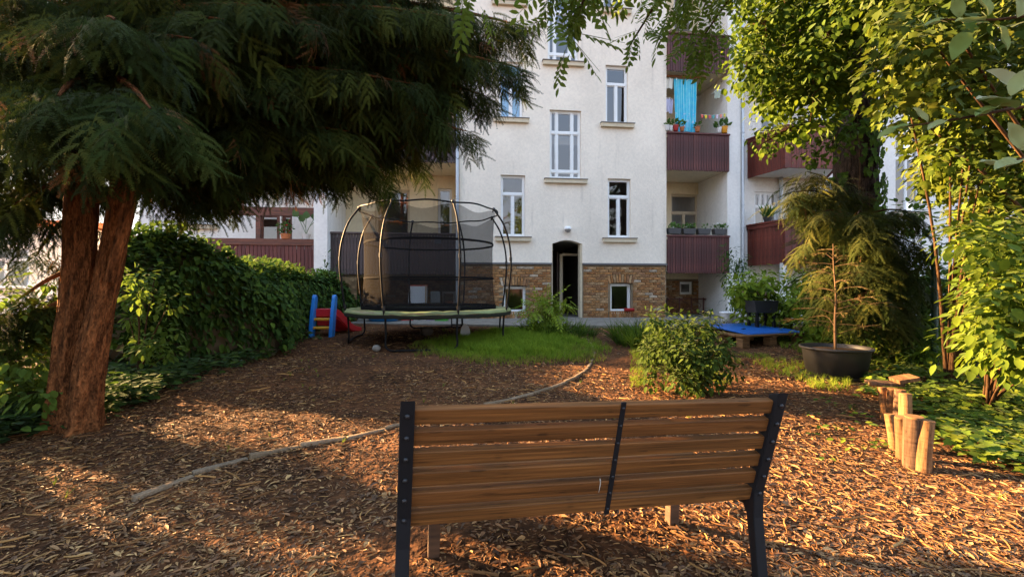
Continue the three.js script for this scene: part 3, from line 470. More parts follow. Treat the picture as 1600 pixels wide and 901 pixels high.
// ---------- bench ----------
{
  const yaw = 0.2201, roll = -0.0321, rec = 0.2527, L = 1.5, H = 0.515, top = 0.872;
  const x = new V3(Math.cos(yaw) * Math.cos(roll), Math.sin(roll), -Math.sin(yaw) * Math.cos(roll)), z = new V3(Math.sin(yaw), 0, Math.cos(yaw)), y = new V3().crossVectors(z, x).normalize(), zz = new V3().crossVectors(x, y);
  const tl = new V3(-0.3439, EYE - 0.4082, -1.6048), b = thing('garden_bench', 'wooden slatted garden bench with black metal ends, seen from behind', 'bench');
  b.position.copy(tl).addScaledVector(y, -top); b.quaternion.setFromRotationMatrix(new THREE.Matrix4().makeBasis(x, y, zz));
  const wood = [[0.32, 0.15, 0.046], [0.275, 0.125, 0.039], [0.36, 0.172, 0.055]].map(c => { const m = std(lin(...c), 0.62, { map: grainMap.clone(), bumpMap: grainBump, bumpScale: 0.0015, specularIntensity: 0.5 }); m.map.repeat.set(0.7, 3.1); return m; });
  const S = Math.sin(rec), C = Math.cos(rec), at = (s, off = 0) => [top - s * C + off * S, -s * S + off * C];   // point down the back, off = towards the camera
  for (let i = 0; i < 6; i++) {
    const s = (i + 0.5) * H / 6, m = mesh('back_slat', offuv(rb(L + 0.06, 0.060, 0.036, 0.006, 0, 0, 0, 2), i * 0.37, i * 0.211), wood[i % 3], b), [py, pz] = at(s, -0.017);
    m.position.set(L / 2, py, pz); m.rotation.x = rec;
  }
  for (let i = 0; i < 5; i++) { const m = mesh('seat_slat', offuv(rb(L - 0.004, 0.034, 0.078, 0.006, 0, 0, 0, 2), i * 0.43 + 0.2, i * 0.13), wood[(i + 1) % 3], b); m.position.set(L / 2, 0.40 + i * 0.006, -0.19 - i * 0.088); m.rotation.x = 0.06; }
  for (const side of [0, 1]) {
    const xc = side ? L + 0.02 : -0.024, w = 0.052, prof = [at(-0.012, 0.022), at(0.47, 0.022), [0.31, -0.095], [0, -0.05], [0, -0.09], [0.31, -0.145], [0.355, -0.175], at(0.42, -0.05), at(-0.012, -0.034)];
    const g = uvm(extr(shapeOf(prof.map(([yy, zz2]) => [-zz2, yy])), w - 0.012, { bevelEnabled: true, bevelSize: 0.005, bevelThickness: 0.006, bevelSegments: 2, bevelOffset: -0.005 }).rotateY(Math.PI / 2).translate(xc - w / 2 + 0.006, 0, 0));
    const p = mesh('rear_leg', g, M.black, b);
    for (let i = 0; i < 6; i++) { const [by, bz] = at((i + 0.5) * H / 6 + 0.004, 0.024), m = mesh('bolt', new THREE.SphereGeometry(0.0095, 12, 6, 0, 6.3, 0, 1.57), M.steel, p); m.position.set(xc, by, bz); m.rotation.x = Math.PI / 2 + rec; }
    mesh('seat_bearer', rb(w - 0.01, 0.05, 0.46, 0.006, xc, 0.365, -0.36), M.black, b);
  }
  for (const xx of [0.12, L - 0.12]) mesh('front_leg', rb(0.055, 0.41, 0.055, 0.006, xx, 0.165, -0.55), std(lin(0.16, 0.10, 0.06), 0.7, { map: grainMap }), b);
  const st = mesh('back_strap', rb(0.022, H + 0.0, 0.006, 0.002, 0, 0, 0), M.black, b), [sy, sz] = at(H / 2 + 0.012, 0.003); st.position.set(L * 0.535, sy, sz); st.rotation.x = rec;
  for (let i = 0; i < 7; i++) { const m = mesh('bolt', new THREE.SphereGeometry(0.006, 10, 6, 0, 6.3, 0, 1.57).rotateX(Math.PI / 2), M.steel, st); m.position.set(0, H / 2 - 0.025 - i * 0.077, 0.003); }
  // pale streak of bird dirt on the fifth slat, a knot on the first
  const drip = mesh('dirt_streak', tube([[0, 0.034, 0.0], [0.004, 0.015, 0.001], [0.003, -0.03, 0.0]], 0.0022, 8, 5), std(lin(0.6, 0.58, 0.52), 0.9), b), [dy, dz] = at(4.5 * H / 6, 0.0015); drip.position.set(L * 0.50, dy, dz); drip.rotation.x = rec;
}

// ---------- trampoline ----------
{
  const tx = -1.62, td = 9.0, t = thing('trampoline', 'round garden trampoline with dark safety net and green edge pad', 'trampoline', [tx, gy(tx, td), -td]);
  const rise = (a, r) => gy(tx + Math.sin(a) * r, td - Math.cos(a) * r) - gy(tx, td), on = (a, r, y) => new V3(Math.sin(a) * r, y, Math.cos(a) * r);
  const A = Array.from({ length: 8 }, (_, i) => (-18 + 45 * i) * Math.PI / 180), hb = 0.60;
  const pole = std(lin(0.012, 0.012, 0.013), 0.5, { specularIntensity: 0.3 });
  const prof = [[1.585, hb - 0.04], [1.65, hb + 0.45], [1.685, hb + 0.85], [1.65, hb + 1.25], [1.53, hb + 1.62], [1.34, hb + 1.90]];
  for (const a of A) { const p = mesh('pole', tube(prof.map(([r, y]) => on(a, r, y)), 0.018, 28, 10), pole, t); mesh('pole_cap', new THREE.SphereGeometry(0.034, 12, 8).translate(...on(a, 1.34, hb + 1.90).toArray()), M.darkPlastic, p); for (const [r, y] of [[1.60, hb + 0.08], [1.68, hb + 0.95]]) mesh('clamp', new THREE.CylinderGeometry(0.027, 0.027, 0.07, 10).translate(...on(a, r, y).toArray()), M.steel, p); }
  for (let k = 0; k < 4; k++) {                  // bent feet joining two legs
    const a0 = A[2 * k], a1 = A[2 * k + 1], r = 1.53, y0 = rise(a0, r), y1 = rise(a1, r), m = (i, rr) => on(a0 + (a1 - a0) * i, rr, (y0 + (y1 - y0) * i) + 0.022);
    mesh('leg', tube([on(a0, 1.55, hb - 0.03), on(a0, r, y0 + 0.25), on(a0, r, y0 + 0.08), m(0.06, r), m(0.25, r * 0.985), m(0.75, r * 0.985), m(0.94, r), on(a1, r, y1 + 0.08), on(a1, r, y1 + 0.25), on(a1, 1.55, hb - 0.03)], 0.018, 70, 9), pole, t);
  }
  mesh('frame_ring', new THREE.TorusGeometry(1.55, 0.024, 10, 90).rotateX(Math.PI / 2).translate(0, hb - 0.045, 0), pole, t);
  const ringPts = Array.from({ length: 48 }, (_, i) => on(i / 48 * 6.2832, 1.335, hb + 1.90 + 0.012 * Math.sin(i * 1.3)));
  mesh('top_ring', tube(ringPts, 0.015, 160, 8, true), pole, t);
  mesh('jumping_mat', lathe([[0, hb - 0.03], [0.8, hb - 0.025], [1.36, hb - 0.005]], 64), std(lin(0.012, 0.012, 0.014), 0.7, { side: THREE.DoubleSide }), t);
  const padMap = tex(512, (u, v) => { const n = fbm(u * 24, v * 6, 24, 6, 4, 91), d = sstep(0.62, 0.72, fbm(u * 40, v * 8, 40, 8, 3, 93)); const k = 0.8 + 0.5 * (n - 0.5) - 0.25 * d; return [k + d * 0.2, k, k * 0.9]; });
  const pad = lathe([[1.30, hb + 0.004], [1.34, hb + 0.022], [1.45, hb + 0.028], [1.57, hb + 0.02], [1.60, hb + 0.0], [1.605, hb - 0.035]], 96), pp = pad.attributes.position;
  for (let i = 0; i < pp.count; i++) pp.setY(i, pp.getY(i) + (n3(Math.atan2(pp.getX(i), pp.getZ(i)) * 9, pp.getY(i) * 4, 7) - 0.5) * 0.03); pad.computeVertexNormals();
  mesh('edge_pad', pad, std(lin(0.30, 0.36, 0.17), 0.5, { map: padMap, side: THREE.DoubleSide }), t);
  const sk = lathe([[1.607, hb - 0.034], [1.60, hb - 0.085], [1.585, hb - 0.10]], 96), sp = sk.attributes.position; for (let i = 0; i < sp.count; i++) sp.setY(i, sp.getY(i) + (n3(Math.atan2(sp.getX(i), sp.getZ(i)) * 14, 1, 8) - 0.5) * 0.03);
  mesh('pad_skirt', sk, std(lin(0.02, 0.024, 0.018), 0.7, { side: THREE.DoubleSide }), t);
  const netMap = tex(128, (u, v) => Math.abs(u * 16 % 1 - 0.5) > 0.30 || Math.abs(v * 16 % 1 - 0.5) > 0.30 ? 1 : 0.0, false);
  const net = (() => {
    const n = 96, rows = [[hb + 0.015, 1.30], [hb + 0.25, 1.265], [hb + 0.65, 1.245], [hb + 1.1, 1.24], [hb + 1.5, 1.255], [hb + 1.75, 1.28], [hb + 1.83, 1.30]], pos = [], uv = [], idx = [];
    rows.forEach(([y, r], j) => { for (let i = 0; i <= n; i++) { const a = (i % n) / n * 6.2832, pull = Math.cos((a - A[0]) * 8), rr = r + 0.028 * pull * (j > 3 ? (j - 3) / 3 : 0.25) + (n3(a * 5, y * 3, 9) - 0.5) * 0.03, yy = y + (j === 6 ? 0.05 * pull - 0.01 : 0); const p = on(a, rr, yy); pos.push(p.x, p.y, p.z); uv.push(i / n * 70, y * 9); if (i < n && j < 6) { const o = j * (n + 1) + i; idx.push(o, o + 1, o + n + 1, o + 1, o + n + 2, o + n + 1); } } });
    const g = new THREE.BufferGeometry(); g.setAttribute('position', new THREE.Float32BufferAttribute(pos, 3)); g.setAttribute('uv', new THREE.Float32BufferAttribute(uv, 2)); g.setIndex(idx); g.computeVertexNormals(); return g;
  })();
  mesh('safety_net', net, new THREE.MeshPhysicalMaterial({ color: lin(0.022, 0.021, 0.021), roughness: 1, specularIntensity: 0.05, side: THREE.DoubleSide, transparent: true, opacity: 0.5 }), t);
  const bandM = std(lin(0.012, 0.012, 0.013), 0.9, { specularIntensity: 0.05, side: THREE.DoubleSide });
  for (const [y, r, h] of [[hb + 1.27, 1.252, 0.02], [hb + 0.60, 1.255, 0.016], [hb + 0.03, 1.302, 0.05]]) mesh('net_band', Object.assign(lathe([[r, y - h], [r + 0.003, y], [r, y + h]], 96)), bandM, t);
  for (const a of A) mesh('net_strap', tube([on(a, 1.32, hb + 1.84), on(a, 1.335, hb + 1.89), on(a, 1.36, hb + 1.86)], 0.012, 6, 5), bandM, t);
  mesh('net_tag', bx(0.15, 0.17, 0.006, -0.05, hb + 1.50, -1.235), std(lin(0.03, 0.03, 0.035), 0.6), t);
  const l = mesh('ladder', [tube([[-0.44, 0, 1.75], [-0.44, 0.3, 1.68], [-0.44, 0.53, 1.62]], 0.014, 6, 6).rotateY(Math.PI), tube([[-0.20, 0, 1.75], [-0.20, 0.3, 1.68], [-0.20, 0.53, 1.62]], 0.014, 6, 6).rotateY(Math.PI)], pole, t);
  for (const y of [0.16, 0.34]) mesh('rung', bx(0.24, 0.025, 0.05, 0.32, y, -1.72 + y * 0.2), pole, l);
}

// ---------- toy slide ----------
{
  const g = G(507, 524), s = thing('toy_slide', 'small plastic slide with blue ladder sides, yellow steps and red chute', 'slide', [g.x, g.y, -g.d], 0.05);
  const blue = std(lin(0.015, 0.20, 0.62), 0.4), red = std(lin(0.55, 0.02, 0.03), 0.4), yel = std(lin(0.7, 0.36, 0.03), 0.45), o = { bevelEnabled: true, bevelSize: 0.012, bevelThickness: 0.012, bevelSegments: 3 };
  for (const x of [-0.20, 0.20]) {
    const sh = new THREE.Shape(); sh.moveTo(0.24, 0); sh.bezierCurveTo(0.2, 0.4, 0.1, 0.6, 0.06, 0.76); sh.bezierCurveTo(0.03, 0.86, -0.06, 0.84, -0.06, 0.74); sh.bezierCurveTo(-0.02, 0.5, 0.06, 0.2, 0.10, 0); sh.closePath();
    mesh('side_rail', extr(sh, 0.05, o).rotateY(-Math.PI / 2).translate(x + 0.025, 0, 0), blue, s);
  }
  for (const [y, z] of [[0.17, 0.13], [0.34, 0.08]]) mesh('step', rb(0.36, 0.05, 0.12, 0.015, 0, y, z), yel, s);
  mesh('platform', [rb(0.36, 0.17, 0.1, 0.02, 0, 0.47, -0.02), rb(0.34, 0.14, 0.05, 0.02, 0, 0.27, -0.05)], red, s);
  const sh = new THREE.Shape(); sh.moveTo(0, 0.54); sh.bezierCurveTo(0.3, 0.5, 0.45, 0.14, 0.95, 0.1); sh.lineTo(0.95, 0); sh.bezierCurveTo(0.4, 0.02, 0.2, 0.3, 0, 0.34); sh.closePath();
  for (const x of [-0.19, 0.19]) mesh('chute_side', extr(sh, 0.025, { ...o, bevelSize: 0.008, bevelThickness: 0.008 }).rotateY(Math.PI / 2 - 0.3).scale(1.15, 1, 0.75).translate(x, 0, -0.05), red, s);
  const bed = new THREE.Shape(); bed.moveTo(0, 0.44); bed.bezierCurveTo(0.3, 0.4, 0.45, 0.08, 0.95, 0.05); bed.lineTo(0.95, 0.03); bed.bezierCurveTo(0.42, 0.05, 0.27, 0.36, 0, 0.42); bed.closePath();
  mesh('chute_bed', extr(bed, 0.36).rotateY(Math.PI / 2 - 0.3).scale(1.15, 1, 0.75).translate(-0.18, 0, -0.05), red, s);
}

// ---------- things kept under the balcony ----------
const put = (px, py) => { const g = G(px, py); return [g.x, g.d > 10.5 ? 0.425 : g.y, -g.d]; };
{
  const W = (px, d) => [(px - 800) / F * d, 0.425, -d];
  const tub = thing('sand_shell', 'shallow blue plastic tub on the paving behind the trampoline', 'tub', W(599, 11.9));
  mesh('basin', lathe([[0, 0.01], [0.30, 0.0], [0.36, 0.02], [0.42, 0.19], [0.45, 0.2], [0.45, 0.175], [0.43, 0.17]], 28), std(lin(0.02, 0.17, 0.42), 0.4, { side: THREE.DoubleSide }), tub);
  mesh('rim', new THREE.TorusGeometry(0.44, 0.02, 8, 40).rotateX(Math.PI / 2).translate(0, 0.19, 0), std(lin(0.025, 0.2, 0.48), 0.4), tub);
  const ea = thing('toy_easel', 'white drawing board leaning on a stand behind the trampoline net', 'easel', W(652, 12.3), 0.1);
  const bd = mesh('board', rb(0.50, 0.62, 0.02, 0.006, 0, 0.62, 0), std(lin(0.75, 0.74, 0.72), 0.5), ea); bd.rotation.x = -0.12;
  mesh('board_frame', [bx(0.54, 0.03, 0.03, 0, 0.94, 0), bx(0.54, 0.03, 0.03, 0, 0.30, 0)], std(lin(0.5, 0.08, 0.04), 0.5), bd);
  for (const x of [-0.22, 0.22]) { const l = mesh('leg', rb(0.035, 0.95, 0.03, 0.005, x, 0.475, -0.06), std(lin(0.4, 0.26, 0.13), 0.7), ea); }
  const tb = thing('grey_box', 'grey box standing beside the white drawing board', 'box', W(680, 12.5), 0.2);
  mesh('box_body', rb(0.26, 0.55, 0.2, 0.01, 0, 0.5, 0), std(lin(0.16, 0.16, 0.15), 0.7), tb); mesh('crate', rb(0.3, 0.22, 0.26, 0.01, 0, 0.11, 0), std(lin(0.3, 0.17, 0.08), 0.8), tb);
  const sp = [[636, 12.2, [0.5, 0.03, 0.03], 'red toy crate'], [657, 12.3, [0.75, 0.73, 0.7], 'white toy crate'], [690, 12.0, [0.05, 0.28, 0.03], 'green toy crate'], [676, 12.2, [0.35, 0.30, 0.42], 'lilac toy crate']];
  for (const [px, d, c, n] of sp) { const q = thing('toy_crate', `${n} on the paving in the row behind the trampoline`, 'crate', W(px, d), R(-0.3, 0.3), 'toy crates behind the trampoline'); const m = std(lin(...c), 0.5), w = 0.30, h = 0.2; mesh('crate_body', [bx(w, 0.015, 0.22, 0, 0.015, 0), bx(w, h, 0.014, 0, h / 2, 0.105), bx(w, h, 0.014, 0, h / 2, -0.105), bx(0.014, h, 0.19, w / 2 - 0.008, h / 2, 0), bx(0.014, h, 0.19, -w / 2 + 0.008, h / 2, 0)], m, q); mesh('crate_rim', [rb(w + 0.03, 0.025, 0.03, 0.005, 0, h, 0.11), rb(w + 0.03, 0.025, 0.03, 0.005, 0, h, -0.11)], m, q); }
  const ball = (px, py, r, c, label, cat) => { const p = put(px, py), o = thing(cat === 'stone' ? 'garden_stone' : 'play_ball', label, cat, p); const g = new THREE.IcosahedronGeometry(r, 3), q = g.attributes.position; for (let i = 0; i < q.count; i++) { const k = 1 + (cat === 'stone' ? 0.35 : 0.08) * (n3(q.getX(i) * 9 + 4, q.getY(i) * 9 + q.getZ(i) * 7, 5) - 0.5); q.setXYZ(i, q.getX(i) * k * 1.15, q.getY(i) * k * 0.85 + r * 0.7, q.getZ(i) * k); } g.computeVertexNormals(); mesh('body', g, std(lin(...c), 0.8, { bumpMap: noiseTex, bumpScale: 0.005 }), o); };
  ball(667, 524, 0.12, [0.07, 0.055, 0.045], 'dark brown lump of wood under the trampoline', 'wood'); ball(588, 548, 0.06, [0.26, 0.24, 0.21], 'pale grey stone beside the near left trampoline leg', 'stone');
  const sv = thing('grey_shovel', 'pale grey shovel blade stuck upright under the trampoline', 'shovel', put(727, 526)); mesh('blade', extr((() => { const s = new THREE.Shape(); s.moveTo(-0.09, 0.02); s.quadraticCurveTo(-0.11, 0.2, 0, 0.27); s.quadraticCurveTo(0.11, 0.2, 0.09, 0.02); s.closePath(); return s; })(), 0.012, { bevelEnabled: true, bevelSize: 0.004, bevelThickness: 0.004 }), std(lin(0.45, 0.46, 0.48), 0.45), sv); mesh('socket', cyl(0.02, 0.02, 0.07, 0, -0.03, 0.006, 10), M.zinc, sv);
  // tall bare board at the left corner
  const lb = thing('leaning_board', 'tall bare chipboard sheet standing under the balcony beside the hedge', 'board', W(540, 11.8), 0.15); mesh('sheet', rb(0.55, 1.15, 0.03, 0.004, 0, 0.575, 0), std(lin(0.38, 0.24, 0.12), 0.9, { map: brickMap }), lb); mesh('brace', rb(0.05, 1.1, 0.05, 0.004, -0.2, 0.55, -0.05), M.doorWood, lb);
  const rd = thing('red_cushion', 'red cushion lying on the brick sill of the right cellar window', 'cushion', toWorld(U(983, 0.05), V(983, 486, 0.05), 0.07).toArray(), TH);
  mesh('pad', rb(0.30, 0.09, 0.14, 0.04, 0, 0.045, 0, 4), std(lin(0.32, 0.025, 0.025), 0.85), rd);
  mesh('seam', tube([[-0.13, 0.046, 0.068], [0, 0.046, 0.074], [0.13, 0.046, 0.068]], 0.005, 8, 5), std(lin(0.25, 0.02, 0.02), 0.85), rd);
}

// ---------- wash line, towel and pots on the middle right balcony; flower boxes below ----------
function pot(px, w, vTop, h, r, mat, label, cat = 'pot', plant = null) {
  const o = bthing('balcony_pot', label, cat, U(px, w), vTop, w, 'pots on the balcony rails'); mesh('pot_body', lathe([[0, 0.002], [r * 0.72, 0], [r * 0.95, h * 0.85], [r * 1.05, h * 0.86], [r * 1.05, h], [r * 0.95, h], [r * 0.9, h * 0.9], [0, h * 0.88]], 18), mat, o);
  if (plant) { const it = []; for (let i = 0; i < plant.n; i++) { const a = R(0, 6.28), e = R(0.1, 1.3); it.push({ p: new V3(Math.cos(a) * r * rnd() * plant.sp, h + R(0, plant.h) * 0.6, Math.sin(a) * r * rnd() * plant.sp), t: new V3(Math.cos(a) * Math.cos(e), Math.sin(e), Math.sin(a) * Math.cos(e)), n: new V3(gauss(), 0.6, gauss()), s: plant.s * R(0.7, 1.2), c: vary(plant.c) }); } instances('leaves', plant.geo ?? leafOvate, leafMat(0.35), it, o); }
  return o;
}
{
  const pt = V(1090, 209, 0.0) + 0.055, green = [[0.06, 0.13, 0.03], [0.09, 0.17, 0.03]], lf = (n, h = 0.2, s = 0.12, sp = 1.4, geo) => ({ n, h, s, sp, c: green, geo });
  const white = std(lin(0.72, 0.72, 0.72), 0.5), orange = std(lin(0.75, 0.33, 0.02), 0.5), redp = std(lin(0.4, 0.03, 0.03), 0.5);
  pot(1042.5, 0, pt, 0.16, 0.075, white, 'small white pot at the left end of the balcony rail under the laundry', 'pot', lf(14)); pot(1048.5, 0, pt, 0.15, 0.06, white, 'second small white pot from the left on the laundry balcony', 'pot', lf(10)); pot(1056, 0, pt, 0.17, 0.09, redp, 'red pot in front of the turquoise towel', 'pot', lf(8));
  pot(1066, 0, pt, 0.13, 0.07, M.terracotta, 'small clay pot before the middle of the turquoise towel', 'pot', lf(18, 0.3)); pot(1090, 0, pt, 0.15, 0.08, M.terracotta, 'clay pot right of the turquoise towel', 'pot', lf(10)); pot(1124, 0, pt, 0.16, 0.075, white, 'white pot beside the orange pot on the laundry balcony', 'pot', lf(24, 0.3)); pot(1132, 0, pt, 0.19, 0.10, orange, 'orange pot at the right end of the laundry balcony', 'pot', lf(26, 0.3));
  const cloth = (w, h, amp, k, ph = 0) => { const g = new THREE.PlaneGeometry(w, h, 48, 16), p = g.attributes.position; for (let i = 0; i < p.count; i++) { const x = p.getX(i), y = p.getY(i), f = 0.5 - y / h; p.setZ(i, amp * Math.sin(x * k + ph + f * 0.8) * (0.4 + f) + amp * 0.4 * Math.sin(x * k * 2.3 + f * 3)); p.setX(i, x * (1 - 0.08 * f)); } g.computeVertexNormals(); return g; };
  const tw = tex(256, (u, v) => { const s = u * 9 % 1, n = fbm(u * 6, v * 14, 6, 14, 4, 95); const w = s < 0.12 || s > 0.86 || (s > 0.42 && s < 0.5) ? 1 : 0, d = sstep(0.62, 0.7, fbm(u * 20, v * 20, 20, 20, 3, 97)) * (v < 0.35 ? 1 : 0.2); return [0.05 + 0.45 * w + 0.2 * n + d * 0.3, 0.62 + 0.2 * w + 0.1 * n, 0.80 + 0.1 * w]; });
  const wz = -0.16, lineV = V(1090, 122, wz);
  const ln = bthing('washing_line', 'wooden bar with washing line under the ceiling of the middle right balcony', 'washing line', U(1040, wz), lineV, wz); mesh('bar', rb(U(1104, wz) - U(1040, wz), 0.06, 0.05, 0.01, (U(1104, wz) - U(1040, wz)) / 2, 0.03, -0.03), std(lin(0.45, 0.17, 0.04), 0.6, { map: grainMap }), ln);
  const tl = bthing('hanging_towel', 'turquoise striped towel hanging over the right balcony', 'towel', U(1071, wz), V(1071, 206, wz), wz); const th = V(1071, 124, wz) - V(1071, 206, wz); mesh('cloth', cloth(0.72, th, 0.035, 17).translate(0, th / 2, 0), std(0xffffff, 0.95, { map: tw, side: THREE.DoubleSide }), tl); for (const x of [-0.3, 0.05, 0.32]) mesh('peg', bx(0.015, 0.07, 0.02, x, th - 0.01, 0.03), M.frame, tl);
  const s1 = bthing('hanging_shirt', 'white top hanging at the left of the turquoise towel', 'shirt', U(1046, wz), V(1046, 138, wz), wz); mesh('cloth', cloth(0.24, 0.30, 0.02, 30, 1).translate(0, 0.15, 0), std(lin(0.72, 0.7, 0.62), 0.95, { side: THREE.DoubleSide }), s1); mesh('peg', bx(0.015, 0.06, 0.02, 0, 0.29, 0.02), M.frame, s1);
  const s2 = bthing('hanging_bag', 'pale lilac cloth sagging below the white top on the balcony', 'laundry', U(1045, wz), V(1045, 176, wz), wz); mesh('cloth', cloth(0.30, 0.42, 0.05, 22, 2).translate(0, 0.21, 0), std(lin(0.48, 0.47, 0.62), 0.95, { side: THREE.DoubleSide }), s2); mesh('tie', tube([[-0.14, 0.4, 0], [0, 0.46, 0], [0.14, 0.4, 0]], 0.008, 8, 5), M.frame, s2);
  const bu = bthing('bunting', 'string of small coloured flags across the right balcony', 'bunting', U(1094, -0.1), V(1094, 178, -0.1), -0.1); const L = U(1136, -0.1) - U(1094, -0.1), sag = t => -0.05 * Math.sin(Math.PI * t) + 0.07 * t; mesh('string', tube([0, 0.25, 0.5, 0.75, 1].map(t => [L * t, sag(t), 0]), 0.004, 16, 5), M.frame, bu);
  [[0.6, 0.12, 0.1], [0.7, 0.55, 0.05], [0.5, 0.1, 0.12], [0.1, 0.35, 0.35], [0.6, 0.5, 0.6], [0.7, 0.25, 0.2], [0.65, 0.6, 0.1]].forEach((c, i) => mesh('flag', extr(shapeOf([[-0.045, 0], [0.045, 0], [0.02, -0.11], [-0.02, -0.11]]), 0.004).translate(L * (i + 0.6) / 7.2, sag((i + 0.6) / 7.2), -0.002), std(lin(...c), 0.85), bu));
  const ch = bthing('wall_shelf', 'white folding clothes rack hooked high on the right balcony wall', 'rack', U(1133, -0.35) - 0.02, V(1133, 152, -0.35), -0.35); mesh('rack', [bx(0.04, 0.45, 0.03, -0.03, 0.22, 0), bx(0.3, 0.04, 0.3, -0.2, 0.15, 0), bx(0.04, 0.2, 0.03, -0.3, 0.04, 0.1)], M.frame, ch); mesh('cloth', cloth(0.2, 0.22, 0.02, 30).translate(-0.32, 0.0, 0.16), std(lin(0.4, 0.46, 0.38), 0.9, { side: THREE.DoubleSide }), ch);
  // flower boxes on the lowest right balcony
  const pv = V(1090, 369, 0.0) + 0.055;
  [[1053, 'left'], [1076, 'second'], [1099, 'third'], [1124, 'right']].forEach(([px, n], i) => { const o = bthing('flower_box', ['dark flower box at the left end of the lowest right balcony', 'dark flower box second from the left on the lowest right balcony', 'nearly bare dark flower box third on the lowest right balcony', 'dark flower box with trailing flowers at the right end of lowest balcony'][i], 'flower box', U(px, 0), pv, 0.0, 'flower boxes on the lowest right balcony'); mesh('box_body', extr(shapeOf([[-0.17, 0], [0.17, 0], [0.2, 0.16], [-0.2, 0.16]]), 0.16, { bevelEnabled: true, bevelSize: 0.006, bevelThickness: 0.006, bevelSegments: 1 }).translate(0, 0.006, -0.08), M.darkPlastic, o); mesh('soil', bx(0.36, 0.02, 0.15, 0, 0.16, 0), M.soilPot, o); const it = []; for (let k = 0; k < [60, 70, 8, 80][i]; k++) it.push({ p: new V3(R(-0.19, 0.19), 0.16 + R(0, 0.14), R(-0.08, 0.1)), t: new V3(gauss(), R(0.1, 1), gauss()), n: new V3(gauss(), 0.7, 0.6), s: R(0.05, 0.11), c: rnd() < (i === 3 ? 0.15 : 0.03) ? lin(0.7, 0.65, 0.6) : vary([[0.07, 0.14, 0.03], [0.11, 0.19, 0.04]]) }); instances('leaves', leafOvate, leafMat(0.35), it, o); });
  // plants on the balcony behind the yew and on the canted balcony
  const o1 = toWorld(U(452, 0), V(452, 371, 0), 0.0), lp = thing('rubber_plant', 'pot plant with round leaves on the balcony behind the yew', 'plant', [toWorld(U(478, -0.1), 0, -0.1).x, o1.y - 0.05, toWorld(U(478, -0.1), 0, -0.1).z], TH);
  mesh('pot', cyl(0.09, 0.12, 0.16), std(lin(0.6, 0.58, 0.55), 0.6), lp); for (let i = 0; i < 5; i++) { const a = i * 1.4, m = mesh('stalk', tube([[0, 0.14, 0], [0.08 * Math.cos(a), 0.35, 0.08 * Math.sin(a)], [0.22 * Math.cos(a), 0.50 + 0.06 * (i % 3), 0.1 * Math.sin(a)]], 0.008, 8, 5), std(lin(0.1, 0.16, 0.05), 0.6), lp); const q = mesh('leaf', leafRound, std(lin(0.05, 0.11, 0.03), 0.4, { side: THREE.DoubleSide }), m); q.scale.setScalar(0.22); q.position.set(0.22 * Math.cos(a), 0.50 + 0.06 * (i % 3), 0.1 * Math.sin(a)); q.rotation.set(0.3, 0.2, -Math.cos(a) * 0.5); }
  const bp = thing('balcony_bush', 'round leafy plant with red blooms on the balcony behind the yew', 'plant', [toWorld(U(446, 0), 0, 0).x, o1.y - 0.04, toWorld(U(446, 0), 0, 0).z], TH); mesh('pot', cyl(0.1, 0.13, 0.14), M.terracotta, bp); { const it = []; for (let k = 0; k < 160; k++) { const d = new V3(gauss(), gauss(), gauss()); it.push({ p: new V3(d.x * 0.16, 0.30 + d.y * 0.14, d.z * 0.14), t: d.clone(), n: new V3(gauss(), 1, gauss()), s: R(0.05, 0.09), c: rnd() < 0.08 ? lin(0.5, 0.03, 0.06) : vary([[0.05, 0.12, 0.03], [0.09, 0.17, 0.03]]) }); } instances('leaves', leafOvate, leafMat(0.3), it, bp); }
  const cv = V(1205, 345, 0.5) + 0.05, cb = thing('balcony_fern', 'grassy green plant at the angle of the right-hand wooden balcony', 'plant', (() => { const p = toWorld(U(1200, 0.25), cv - 0.03, 0.25); return [p.x, p.y, p.z]; })(), TH); mesh('pot', cyl(0.1, 0.14, 0.14), M.darkPlastic, cb); { const it = []; for (let k = 0; k < 60; k++) it.push({ p: new V3(R(-0.1, 0.1), 0.1, R(-0.1, 0.1)), t: new V3(gauss() * 0.7, 1, gauss() * 0.7), n: new V3(gauss(), 0, gauss()), s: R(0.25, 0.5), w: 0.35, c: vary([[0.06, 0.13, 0.03], [0.1, 0.18, 0.04]]) }); instances('leaves', leafLance, leafMat(0.3), it, cb); }
}

